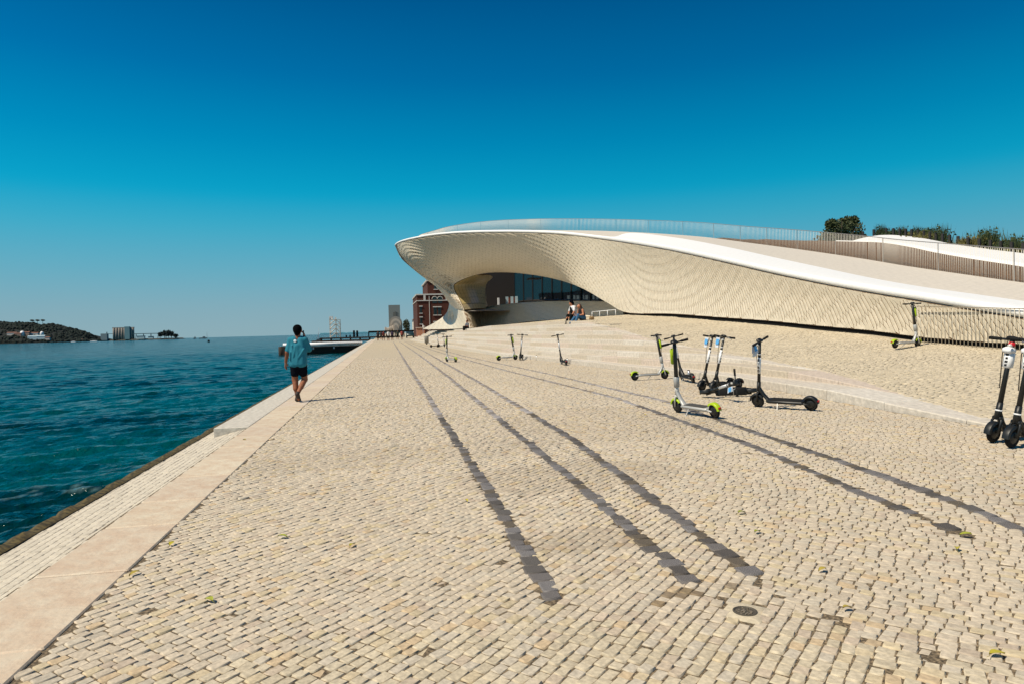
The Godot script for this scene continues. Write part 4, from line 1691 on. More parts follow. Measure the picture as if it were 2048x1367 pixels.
# ------------------------------------------------------------------ the opposite bank
func far_bank():
	# wooded hill at the left
	var hill_st := tool(true)
	var rows = []
	var crest = [[-900.0, 60.0], [-500.0, 64.0], [-160.0, 62.0], [0.0, 55.0], [22.0, 48.0], [46.0, 51.0], [73.0, 44.0], [101.0, 35.0], [125.0, 27.0], [145.0, 16.0], [158.0, 5.0], [175.0, 0.5]]
	var c0: Vector3 = Vector3(-937.27, -5.1, -1907.35)
	var along := Vector3(0.98, 0, -0.2).normalized()
	var back := Vector3(-0.2, 0, -0.98).normalized()
	for i in 150:
		var s = -880.0 + i * 7.4
		var hh = pw(crest, s)
		var r = []
		for q in [[0.0, -4.0], [0.0, 0.03], [40.0, 0.12], [90.0, 0.35], [150.0, 0.62], [220.0, 0.85], [300.0, 1.0], [420.0, 0.85], [700.0, 0.3]]:
			var p = c0 + along * s + back * q[0]
			p.y = -1.5 + hh * q[1] + (8.0 * grain.get_noise_2d(s * 0.05, q[0] * 0.05) * q[1] if q[1] > 0.05 else 0.0)
			r.append(p)
		rows.append(r)
	loft(hill_st, rows, false)
	struct(part("wooded_hill", hill_st, rocky(mat(col(0.007, 0.015, 0.011), 0.95), 0.02, 0.3, 71)))
	# trees covering it
	var tl := tool()
	var tc = tool()
	blob(tl, Vector3.ZERO, Vector3(0.5, 0.5, 0.5), 0.35, 6)
	tl.generate_normals()
	var xf = []
	var tints = []
	for i in 3000:
		var s = rng.randf_range(-320.0, 200.0)
		var bq = rng.randf_range(2.0, 330.0)
		var hh = pw(crest, s)
		var f = pw([[0.0, 0.03], [40.0, 0.12], [90.0, 0.35], [150.0, 0.62], [220.0, 0.85], [300.0, 1.0], [420.0, 0.85]], bq)
		if f > 0.14 and f < 0.66 and s < 96.0 and rng.randf() < 0.6:
			continue
		var sz = rng.randf_range(4.0, 9.0)
		var p = c0 + along * s + back * bq
		p.y = -1.5 + hh * f + sz * 0.2
		xf.append(Transform3D(Basis.from_euler(Vector3(0, rng.randf() * TAU, 0)).scaled(Vector3(sz, sz * rng.randf_range(0.7, 1.2), sz)), p))
		var v = rng.randf_range(0.5, 1.1)
		tints.append(Color(0.007 * v, 0.017 * v, 0.012 * v))
	copies("woodland", tl.commit(), mat(Color.WHITE, 0.95, 0, true), xf, tints)
	# umbrella-shaped pines on the crest
	for k in 3:
		var pz = c0 + along * (2.0 + k * 13.0) + back * 290.0
		var pn := base("umbrella_pine", Vector3(pz.x, 52.0, pz.z))
		tag(pn, "%s of three flat-topped pines on the wooded hill crest" % ["leftmost", "middle", "rightmost"][k], "tree", "pines on the hill crest")
		var s := tool(true)
		tube(s, Vector3.ZERO, Vector3(0, 9, 0), 0.6, 0.4, 6)
		part("trunk", s, M.dark, pn)
		s = tool(true)
		blob(s, Vector3(0, 10.5, 0), Vector3(6.0, 2.6, 6.0), 0.3, 7)
		part("crown", s, mat(col(0.015, 0.02, 0.012), 0.95), pn)
	# houses
	var wall_m = [mat(col(0.62, 0.58, 0.53), 0.8), mat(col(0.50, 0.46, 0.42), 0.8), mat(col(0.36, 0.47, 0.52), 0.8), mat(col(0.30, 0.20, 0.15), 0.8)]
	var roof_m = mat(col(0.17, 0.08, 0.055), 0.9)
	var hl = [[Vector3(-955.16, 22.59, -2002.85), 22.0, 6.0, 1, "pale long house at the left end of the hillside village"], [Vector3(-939.78, 19.57, -1999.88), 16.0, 7.0, 3, "brown house just left of the white dome on the hillside"], [Vector3(-924.19, 23.09, -2007.18), 17.0, 6.0, 3, "brown house just right of the white dome on the hillside"], [Vector3(-908.52, 21.34, -2014.37), 20.0, 5.0, 0, "long low white house between the two white domes"], [Vector3(-893.85, 10.71, -1965.59), 14.0, 8.0, 2, "bluish house low on the hillside, first of three"], [Vector3(-882.42, 10.41, -1963.43), 9.0, 8.0, 2, "narrow bluish house, middle of three low on the hillside"], [Vector3(-868.41, 11.34, -1960.8), 19.0, 8.0, 2, "wide bluish house, last of three low on the hillside"], [Vector3(-851.98, 8.33, -1957.64), 11.0, 6.0, 1, "grey house at the right end of the hillside village"], [Vector3(-813.67, 1.07, -2046.96), 20.0, 5.0, 3, "reddish shed on the shore right of the hill"], [Vector3(-835.76, 7.18, -2041.07), 9.0, 9.0, 2, "small teal block on the shore below the hill"]]
	for q in hl:
		var h := base("hillside_house" if q[0].z > -1840 else "shore_shed", q[0] - Vector3(0, q[2] * 0.5, 0))
		tag(h, q[4], "house", "houses on the far bank")
		var s := tool()
		box(s, Vector3(0, q[2] * 0.5 - 1.5, 0), Vector3(q[1], q[2] + 3.0, 9))
		part("wall", s, wall_m[q[3]], h)
		s = tool()
		var x = q[1] * 0.5 + 0.5
		quad(s, Vector3(-x, q[2] - 0.1, 5), Vector3(-x, q[2] + 2.2, 0), Vector3(x, q[2] + 2.2, 0), Vector3(x, q[2] - 0.1, 5))
		quad(s, Vector3(-x, q[2] - 0.1, -5), Vector3(x, q[2] - 0.1, -5), Vector3(x, q[2] + 2.2, 0), Vector3(-x, q[2] + 2.2, 0))
		part("roof", s, roof_m if q[3] != 2 else wall_m[2], h)
	for q in [[Vector3(-931.92, 24.61, -2003.58), 5.2, "white domed tank among the houses, left one"], [Vector3(-884.04, 22.05, -1999.58), 4.2, "white domed tank among the houses, right one"]]:
		var h := base("domed_tank", q[0] - Vector3(0, 5, 0))
		tag(h, q[2], "tank", "white domes on the hillside")
		var s := tool(true)
		lathe(s, Vector3.ZERO, Vector3.UP, [[-3.0, q[1]], [6.0, q[1]], [8.5, q[1] * 0.85], [10.2, q[1] * 0.5], [10.9, 0.05]], 16)
		part("shell", s, mat(col(0.75, 0.75, 0.75), 0.6), h)
	# low spit of land carrying the port
	var s0: Vector3 = Vector3(-883.24, -1.77, -2100.77)
	var s1: Vector3 = Vector3(-557.57, -0.47, -2039.26)
	var sp := tool(true)
	rows = []
	for i in 41:
		var p = s0.lerp(s1, i / 40.0)
		p.y = -1.5
		var hgt = 3.5 + 1.2 * grain.get_noise_1d(i * 3.0)
		if i == 40:
			hgt = 0.3
		rows.append([p + Vector3(0, -2, 4), p + Vector3(0, hgt * 0.8, 0), p + Vector3(0, hgt, -8), p + Vector3(0, hgt, -60), p + Vector3(0, -2, -70)])
	loft(sp, rows, false)
	struct(part("shore_spit", sp, mat(col(0.035, 0.032, 0.022), 0.95)))
	# grain silos
	var silo := base("silo_block", Vector3(-710.82, -0.67, -2068.21))
	silo.position.y = 1.5
	tag(silo, "row of tall grey silos with a head tower on the far shore", "silo")
	var sm = mat(col(0.24, 0.21, 0.18), 0.9)
	for k in 8:
		var s := tool(true)
		lathe(s, Vector3(-24.5 + k * 7.0, 0, -4), Vector3.UP, [[0.0, 3.3], [31.0, 3.3], [31.5, 2.6]], 12)
		part("silo", s, sm, silo)
	var s := tool()
	box(s, Vector3(12, 17.5, 1), Vector3(13, 35, 9))
	part("head_tower", s, mat(col(0.12, 0.24, 0.27), 0.8), silo)
	s = tool()
	box(s, Vector3(0, 32.4, -4), Vector3(56, 1.8, 5))
	part("gallery", s, sm, silo)
	var ob := base("port_office", Vector3(-761.44, -0.75, -2077.78))
	ob.position.y = 1.5
	tag(ob, "square grey-blue port building left of the silos", "building")
	s = tool()
	box(s, Vector3(0, 8, 0), Vector3(16, 18, 12))
	part("wall", s, mat(col(0.17, 0.23, 0.25), 0.8), ob)
	s = tool()
	box(s, Vector3(6, 19, 0), Vector3(1.6, 5, 1.6))
	part("chimney", s, M.dark, ob)
	var conv := base("conveyor", Vector3(-636.79, 4.37, -2054.32))
	conv.position.y = 1.5
	tag(conv, "long trussed conveyor running from the silos to the trees", "conveyor")
	s = tool()
	box(s, Vector3(0, 14, 0), Vector3(84, 2.0, 3))
	part("gallery", s, mat(col(0.10, 0.17, 0.19), 0.8), conv)
	for k in 5:
		s = tool()
		tube(s, Vector3(-38 + k * 19.0, 0, 0), Vector3(-36 + k * 19.0, 14, 0), 0.6, 0.6, 5)
		tube(s, Vector3(-34 + k * 19.0, 0, 0), Vector3(-36 + k * 19.0, 14, 0), 0.6, 0.6, 5)
		part("trestle", s, M.dark, conv)
	var conv2 := base("conveyor", Vector3(-744.8, 7.17, -2074.78))
	conv2.position.y = 1.5
	tag(conv2, "short conveyor bridge between the port building and the silos", "conveyor")
	s = tool()
	box(s, Vector3(0, 16, 0), Vector3(18, 1.4, 3))
	part("gallery", s, mat(col(0.10, 0.15, 0.16), 0.8), conv2)
	for q in [[Vector3(-660.11, 2.19, -2058.68), 20.0, 8.0, "white shed below the long conveyor"], [Vector3(-629.44, 1.48, -2042.7), 12.0, 6.0, "small white shed right of the long shed below the conveyor"]]:
		var h := base("port_shed", q[0])
		h.position.y = 1.2
		tag(h, q[3], "shed")
		s = tool()
		box(s, Vector3(0, q[2] * 0.5, 6), Vector3(q[1], q[2], 8))
		part("wall", s, mat(col(0.36, 0.48, 0.50), 0.8), h)
		s = tool()
		box(s, Vector3(0, q[2] + 0.3, 6), Vector3(q[1] + 1, 0.7, 9))
		part("roof", s, M.dark, h)
	var tx = [[321, 9.0, "leftmost tree of the clump at the tip of the spit"], [329, 11.0, "second tree from the left at the tip of the spit"], [337, 11.5, "tallest tree of the clump at the tip of the spit"], [343, 10.0, "rightmost tree of the clump at the tip of the spit"], [351, 6.0, "lone low tree at the very end of the spit"], [190, 6.0, "low tree on the shore left of the port building"], [178, 5.0, "lowest tree on the shore right of the reddish shed"]]
	var bases = [Vector3(-608.24, -1.94, -2048.81), Vector3(-597.3, -2.22, -2046.73), Vector3(-586.36, -2.5, -2044.66), Vector3(-578.16, -2.72, -2043.11), Vector3(-567.22, -3, -2041.04), Vector3(-787.46, -1.47, -2082.68), Vector3(-803.86, -1.04, -2085.79)]
	for k in 7:
		var t := base("shore_tree", bases[k])
		t.position.y = 1.0
		tag(t, tx[k][2], "tree", "trees on the far spit")
		s = tool(true)
		tube(s, Vector3.ZERO, Vector3(0, tx[k][1], 0), 0.8, 0.5, 5)
		part("trunk", s, M.dark, t)
		s = tool()
		leaves(s, Vector3(0, tx[k][1] * 1.25, 0), Vector3(6.5, tx[k][1] * 0.75, 6.5), 420, 2.6)
		part("crown", s, mat(col(0.016, 0.028, 0.026), 0.95), t)
	# boats
	for q in [[Vector3(-388.35, -0.33, -1600.14), "grey ship with a mast on the horizon left of the man"], [Vector3(-406.7, 0.15, -1603.62), "smaller dark ship on the horizon, left of the one with a mast"]]:
		var b := base("ship", q[0])
		b.position.y = -1.5
		tag(b, q[1], "ship")
		var ln = 16.0 if "mast" in q[1] and not "smaller" in q[1] else 5.0
		s = tool()
		box(s, Vector3(0, 1.0, 0), Vector3(ln, 2.4, 4))
		part("hull", s, mat(col(0.06, 0.10, 0.12), 0.7), b)
		s = tool()
		box(s, Vector3(ln * 0.1, 3.4, 0), Vector3(ln * 0.3, 2.6, 3))
		part("cabin", s, mat(col(0.09, 0.13, 0.15), 0.7), b)
		if ln > 10.0:
			s = tool(true)
			tube(s, Vector3(8.0, 2, 0), Vector3(8.0, 15, 0), 0.3, 0.2, 5)
			part("mast", s, mat(col(0.10, 0.13, 0.15), 0.7), b)
	var bu := base("buoy", Vector3(-105.47, -1.04, -447.39))
	bu.position.y = -1.5
	tag(bu, "small dark buoy afloat below the ship with a mast", "buoy")
	s = tool(true)
	lathe(s, Vector3.ZERO, Vector3.UP, [[-0.3, 0.2], [0.1, 0.7], [0.7, 0.6], [1.3, 0.15], [1.6, 0.1]], 10)
	part("float", s, M.dark, bu)
	for q in [[Vector3(-669.23, -1.84, -1653.19), 9.0, "small white motorboat moored below the hill"], [Vector3(-624.95, -1.89, -1644.82), 14.0, "long white motorboat moored left of the port building"]]:
		var b := base("motorboat", q[0])
		b.position.y = -1.5
		tag(b, q[2], "boat")
		s = tool()
		box(s, Vector3(0, 0.8, 0), Vector3(q[1], 1.6, 3))
		part("hull", s, M.white, b)
		s = tool()
		box(s, Vector3(0, 2.0, 0), Vector3(q[1] * 0.4, 1.0, 2))
		part("cabin", s, mat(col(0.5, 0.5, 0.5), 0.5), b)
	var sb := base("sailing_boat", Vector3(-30.58, -0.43, -341.64))
	sb.position.y = -1.5
	tag(sb, "small sailing boat with a pale sail right of the walking man", "boat")
	s = tool()
	box(s, Vector3(0.3, 0.3, 0), Vector3(2.6, 0.7, 1.2))
	part("hull", s, mat(col(0.05, 0.06, 0.07), 0.6), sb)
	s = tool(true)
	tube(s, Vector3(0, 0.3, 0), Vector3(0.2, 6.0, 0), 0.07, 0.04, 5)
	part("mast", s, mat(col(0.3, 0.3, 0.3), 0.6), sb)
	s = tool()
	tri(s, Vector3(-0.1, 0.9, 0), Vector3(0.12, 4.0, 0.02), Vector3(-0.75, 0.9, 0.15))
	part("sail", s, M.white, sb)
	# far low coast on the horizon, very thin
	sp = tool(true)
	rows = []
	for i in 30:
		var p: Vector3 = Vector3(-632.48, 3.92, -7244.59)
		p = p.lerp(Vector3(73.13, 1.01, -7111.21), i / 29.0)
		p.y = -1.5
		rows.append([p, p + Vector3(0, 16 + 8 * grain.get_noise_1d(i * 4.0), 0), p + Vector3(0, 10, -300)])
	loft(sp, rows, false)
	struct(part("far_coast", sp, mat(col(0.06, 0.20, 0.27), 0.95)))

# ------------------------------------------------------------------ kick scooters (forward is +X, ground at y = 0)
func scooter_wheel(root: Node3D, called: String, c: Vector3, r: float, hub_m: Material):
	var w := base(called, c, 0, root)
	var st := tool(true)
	var prof = []
	for i in 9:
		var a = TAU * i / 9.0
		prof.append([cos(a) * 0.024, r - 0.024 + sin(a) * 0.024])
	lathe(st, Vector3.ZERO, Vector3.BACK, prof, 22, true)
	part("tyre", st, M.rubber, w)
	st = tool(true)
	lathe(st, Vector3.ZERO, Vector3.BACK, [[-0.030, 0.02], [-0.024, 0.055], [-0.012, r - 0.036], [0.012, r - 0.036], [0.024, 0.055], [0.030, 0.02]], 18)
	part("hub", st, hub_m, w)

func arc_fender(root: Node3D, called: String, c: Vector3, r: float, a0: float, a1: float, wd: float, m: Material):
	var st := tool(true)
	var rows = []
	for i in 11:
		var a = lerpf(a0, a1, i / 10.0)
		var d = Vector3(cos(a), sin(a), 0)
		rows.append([c + d * (r - 0.03) + Vector3(0, 0, -wd), c + d * (r - 0.004) + Vector3(0, 0, -wd), c + d * r + Vector3(0, 0, -wd * 0.6), c + d * r + Vector3(0, 0, wd * 0.6), c + d * (r - 0.004) + Vector3(0, 0, wd), c + d * (r - 0.03) + Vector3(0, 0, wd)])
	loft(st, rows, false)
	part(called, st, m, root)

func make_scooter(style: String) -> Node3D:
	var root := base("kick_scooter", Vector3.ZERO)
	var lime = style == "green"
	var letters = style == "lettered"
	var white = style == "headed"
	var green = mat(col(0.36, 0.50, 0.01), 0.4)
	var silver = mat(col(0.40, 0.40, 0.385), 0.45, 0.2)
	var pale = mat(col(0.52, 0.52, 0.50), 0.5)
	var blk = mat(col(0.009, 0.010, 0.010), 0.45)
	var r = 0.108
	var head = Vector3(0.385, 0.30, 0)
	var top = Vector3(0.245, 1.115, 0)
	var ax = Vector3(0.43, r, 0)
	var dir = (top - head).normalized()
	scooter_wheel(root, "front_wheel", ax, r, blk)
	scooter_wheel(root, "rear_wheel", Vector3(-0.43, r, 0), r, blk)
	arc_fender(root, "front_fender", ax, r + 0.022, 0.15 if lime else 0.0, 2.6, 0.034, green if lime else blk)
	arc_fender(root, "rear_fender", Vector3(-0.43, r, 0), r + 0.024, 0.75, 3.0, 0.036, green if lime else blk)
	# deck with a rubber mat
	var st := tool(true)
	bevel_box(st, Vector3(-0.04, 0.128, 0), Vector3(0.60, 0.055, 0.155), 0.018)
	part("deck", st, silver if lime else blk, root)
	st = tool(true)
	bevel_box(st, Vector3(-0.05, 0.157, 0), Vector3(0.48, 0.006, 0.125), 0.002)
	part("deck_mat", st, mat(col(0.05, 0.048, 0.045), 0.95) if lime else M.rubber, root)
	st = tool(true)
	for z in [-0.05, 0.05]:
		tube(st, Vector3(-0.30, 0.125, z), Vector3(-0.43, r, z), 0.016, 0.014, 6)
	part("rear_stay", st, silver if lime else blk, root)
	# neck rising from the deck to the head tube
	st = tool(true)
	var nk = [Vector3(0.20, 0.125, 0), Vector3(0.255, 0.145, 0), Vector3(0.315, 0.225, 0), Vector3(0.372, 0.335, 0), Vector3(0.378, 0.36, 0)]
	var rings = []
	for i in nk.size():
		var d = (nk[mini(i + 1, 4)] - nk[maxi(i - 1, 0)]).normalized()
		var rr = [0.05, 0.045, 0.036, 0.032, 0.03][i]
		rings.append(ring_at(nk[i], [d.cross(Vector3.BACK).normalized(), Vector3.BACK], 0.026, rr, 10))
	loft(st, rings, true, true)
	part("neck", st, silver if lime else blk, root)
	# fork
	st = tool(true)
	for z in [-0.046, 0.046]:
		pipe(st, [head + Vector3(0, -0.02, z * 0.6), head + Vector3(0.012, -0.06, z), ax + Vector3(0, 0, z)], 0.014, 6)
	tube(st, head + Vector3(0.002, -0.03, -0.045), head + Vector3(0.002, -0.03, 0.045), 0.022, 0.022, 8)
	part("fork", st, pale if lime else blk, root)
	# stem
	st = tool(true)
	tube(st, head - dir * 0.03, head + dir * 0.14, 0.034, 0.030, 12)
	part("head_tube", st, pale if lime else blk, root)
	st = tool(true)
	tube(st, head + dir * 0.14, top, 0.034 if lime else 0.026, 0.027 if lime else 0.023, 12)
	part("stem", st, blk, root)
	st = tool(true)
	bevel_box(st, top + Vector3(0.0, 0.012, 0), Vector3(0.085, 0.04, 0.10), 0.012, Basis(Vector3.BACK, 0.4))
	part("display", st, blk, root)
	# handlebar with grips and a brake lever
	st = tool(true)
	tube(st, top + Vector3(-0.01, 0.0, -0.235), top + Vector3(-0.01, 0.0, 0.235), 0.013, 0.013, 8)
	part("handlebar", st, blk, root)
	for z in [-1.0, 1.0]:
		st = tool(true)
		tube(st, top + Vector3(-0.01, 0, z * 0.12), top + Vector3(-0.012, 0, z * 0.245), 0.018, 0.0195, 10)
		part("grip", st, M.rubber, root)
	st = tool(true)
	pipe(st, [top + Vector3(0.0, 0, -0.10), top + Vector3(0.04, -0.008, -0.12), top + Vector3(0.045, -0.02, -0.21)], 0.006, 6)
	part("brake_lever", st, M.steel if not lime else blk, root)
	st = tool(true)
	pipe(st, [top + Vector3(0.03, -0.01, 0.03), top + Vector3(0.10, -0.14, 0.035), head + dir * 0.3 + Vector3(0.03, 0, 0.02)], 0.005, 5)
	part("cable", st, M.rubber, root)
	st = tool(true)
	tube(st, top + Vector3(0.02, -0.06, 0), top + Vector3(0.055, -0.065, 0), 0.024, 0.02, 10)
	part("headlight", st, mat(col(0.5, 0.5, 0.48), 0.2), root)
	st = tool()
	pipe(st, [Vector3(0.07, 0.115, -0.06), Vector3(0.04, 0.012, -0.17), Vector3(0.015, 0.008, -0.175)], 0.009, 6)
	part("kickstand", st, silver, root)
	st = tool(true)
	bevel_box(st, Vector3(-0.43 - 0.128, r + 0.055, 0), Vector3(0.022, 0.03, 0.05), 0.006)
	part("tail_light", st, mat(col(0.4, 0.01, 0.01), 0.3), root)
	if lime:
		st = tool(true)
		bevel_box(st, head + dir * 0.60 + Vector3(0.052, 0.01, 0), Vector3(0.062, 0.25, 0.085), 0.02, Basis(Vector3.BACK, 0.15))
		part("battery_case", st, green, root)
		st = tool(true)
		bevel_box(st, head + dir * 0.20 + Vector3(0.0, 0, 0), Vector3(0.07, 0.18, 0.075), 0.012, Basis(Vector3.BACK, 0.15))
		part("lower_sleeve", st, silver, root)
		st = tool()
		for k in 4:
			box(st, head + dir * (0.26 + k * 0.05) + Vector3(0, 0, 0.027 + 0.0), Vector3(0.02, 0.02, 0.003), Basis(Vector3.BACK, 0.5))
		part("stickers", st, green, root)
	if letters:
		st = tool(true)
		tube(st, head + dir * 0.29, head + dir * 0.56, 0.0275, 0.0265, 14)
		tube(st, head + dir * 0.605, head + dir * 0.62, 0.0265, 0.026, 14)
		part("white_sleeve", st, M.white, root)
		var f := SystemFont.new()
		f.font_names = ["Droid Sans"]
		f.font_weight = 700
		for sgn in [-1.0, 1.0]:
			for k in 4:
				var tm := TextMesh.new()
				tm.text = "BIRD"[3 - k]
				tm.font = f
				tm.font_size = 32
				tm.pixel_size = 0.0018
				tm.depth = 0.003
				var o := mesh_node("letter", tm, M.black, root)
				o.position = head + dir * (0.335 + k * 0.06) + Vector3(0, 0, sgn * 0.0276)
				o.basis = (Basis.IDENTITY if sgn > 0 else Basis(Vector3.UP, PI)) * Basis(Vector3.BACK, 0.15 * sgn)
	if white:
		st = tool(true)
		bevel_box(st, head + dir * 0.61, Vector3(0.085, 0.19, 0.09), 0.02, Basis(Vector3.BACK, 0.15))
		bevel_box(st, head + dir * 0.715 + Vector3(0.03, 0, 0), Vector3(0.11, 0.07, 0.105), 0.02, Basis(Vector3.BACK, 0.15))
		part("white_head_box", st, M.white, root)
		st = tool()
		for k in 4:
			box(st, head + dir * (0.55 + k * 0.038) + Vector3(0.0435, 0.006, 0), Vector3(0.003, 0.022, 0.03 if k % 2 else 0.024), Basis(Vector3.BACK, 0.15))
		part("dark_marks", st, M.black, root)
		st = tool(true)
		tube(st, head + dir * 0.76, head + dir * 0.80, 0.036, 0.03, 12)
		part("red_collar", st, mat(col(0.5, 0.01, 0.02), 0.4), root)
		st = tool(true)
		tube(st, head + dir * 0.045, head + dir * 0.06, 0.036, 0.036, 12)
		part("pale_ring", st, M.white, root)
	return root

func paper_tag(root: Node3D, z: float):
	var st := tool()
	var p = Vector3(0.30, 1.09, z)
	quad(st, p + Vector3(0, 0, -0.045), p + Vector3(0.02, -0.19, -0.05), p + Vector3(0.0, -0.20, 0.05), p + Vector3(-0.01, 0.0, 0.045))
	quad(st, p + Vector3(-0.01, 0, -0.045), p + Vector3(-0.012, 0.0, 0.045), p + Vector3(-0.03, -0.15, 0.06), p + Vector3(-0.02, -0.16, -0.04))
	part("paper_leaflet", st, mat(col(0.62, 0.66, 0.72), 0.8), root)
	st = tool()
	quad(st, p + Vector3(0.012, -0.03, -0.04), p + Vector3(0.026, -0.13, -0.042), p + Vector3(0.018, -0.135, 0.035), p + Vector3(0.006, -0.03, 0.035))
	quad(st, p + Vector3(-0.014, -0.02, 0.035), p + Vector3(-0.016, -0.02, -0.035), p + Vector3(-0.028, -0.11, -0.032), p + Vector3(-0.034, -0.105, 0.045))
	part("blue_print", st, mat(col(0.09, 0.36, 0.70), 0.7), root)

func ground_y(x: float, z: float) -> float:
	return rise(x, z)

func stand(o: Node3D, front: Vector3, deg: float, lean: float, label: String, group: String):
	# put the front wheel's contact point at 'front', heading deg anticlockwise from +X
	var b = Basis(Vector3.UP, deg_to_rad(deg)) * Basis(Vector3.RIGHT, lean)
	o.basis = b
	o.position = Vector3(front.x, ground_y(front.x, front.z), front.z) - b * Vector3(0.43, 0, 0)
	o.position.y = ground_y(o.position.x, o.position.z)
	tag(o, label, "scooter", group)

func scooters():
	var ga := "green kick scooters parked on the promenade"
	var ba := "black kick scooters parked on the promenade"
	var lime := make_scooter("green")
	stand(lime, Vector3(4.514, 0, -10.001), 103, -0.17, "green and black scooter standing nearest the granite bands", ga)
	var again = func(proto: Node3D, front: Vector3, deg: float, lean: float, label: String, group: String) -> Node3D:
		var c = proto.duplicate()
		put(c, "kick_scooter")
		stand(c, front, deg, lean, label, group)
		return c
	again.call(lime, Vector3(7.078, 0, -16.458), 8, -0.05, "green and black scooter standing side-on behind the nearest green one", ga)
	again.call(lime, Vector3(5.834, 0, -30.138), 20, -0.05, "green-wheeled scooter paired with a black one before the steps", ga)
	again.call(lime, Vector3(2.789, -0.004, -30.549), 111, -0.06, "upright green scooter alone on the far granite bands", ga)
	again.call(lime, Vector3(13.55, 0, -15.35), 14, 0.0, "green and black scooter parked against the low museum wall", ga)
	var bird := make_scooter("lettered")
	# the pair and the lone one carry leaflets
	var plain = bird.duplicate()
	put(plain, "kick_scooter")
	var facing = bird.duplicate()
	put(facing, "kick_scooter")
	paper_tag(facing, 0.10)
	paper_tag(bird, -0.10)
	stand(bird, Vector3(5.992, 0, -10.171), 122, -0.26, "black lettered scooter with a blue leaflet, right of the leaning pair", ba)
	stand(facing, Vector3(6.383, 0, -12.986), -157, -0.13, "left scooter of the leaning black lettered pair, blue leaflet on its bar", ba)
	again.call(facing, Vector3(6.488, 0, -12.695), -153, -0.13, "right scooter of the leaning black lettered pair, blue leaflet on its bar", ba)
	stand(plain, Vector3(5.912, 0, -29.5), -108, -0.10, "black scooter beside a green-wheeled one before the steps", ba)
	again.call(plain, Vector3(6.636, 0, -25.038), 86, -0.16, "lone black and white scooter before the steps, facing away", ba)
	again.call(plain, Vector3(7.262, 0, -15.788), 82, -0.24, "black scooter mostly hidden behind the nearest green one", ba)
	again.call(plain, Vector3(4.75, 0, -59.4), 35, 0.0, "left of two small black scooters far off by the litter bin", ba)
	again.call(plain, Vector3(5.25, 0, -59.2), 40, 0.0, "right of two small black scooters far off by the litter bin", ba)
	# one lying on its side
	var fallen = bird.duplicate()
	put(fallen, "kick_scooter")
	var b = Basis(Vector3.UP, deg_to_rad(172)) * Basis(Vector3.RIGHT, -1.32)
	fallen.basis = b
	fallen.position = Vector3(6.366, 0, -11.769) + Vector3(0, 0.07, -0.15)
	tag(fallen, "black lettered scooter lying on its side before the leaning pair", "scooter", ba)
	# two at the right edge
	var jump := make_scooter("headed")
	jump.scale = Vector3.ONE
	stand(jump, Vector3(6.496, 0, -6.315), -166, -0.10, "black scooter with a white head box, left of two at the right edge", "white-headed scooters at the right edge")
	again.call(jump, Vector3(6.387, 0, -5.991), -166, -0.10, "black scooter with a white head box, cut off by the right edge", "white-headed scooters at the right edge")

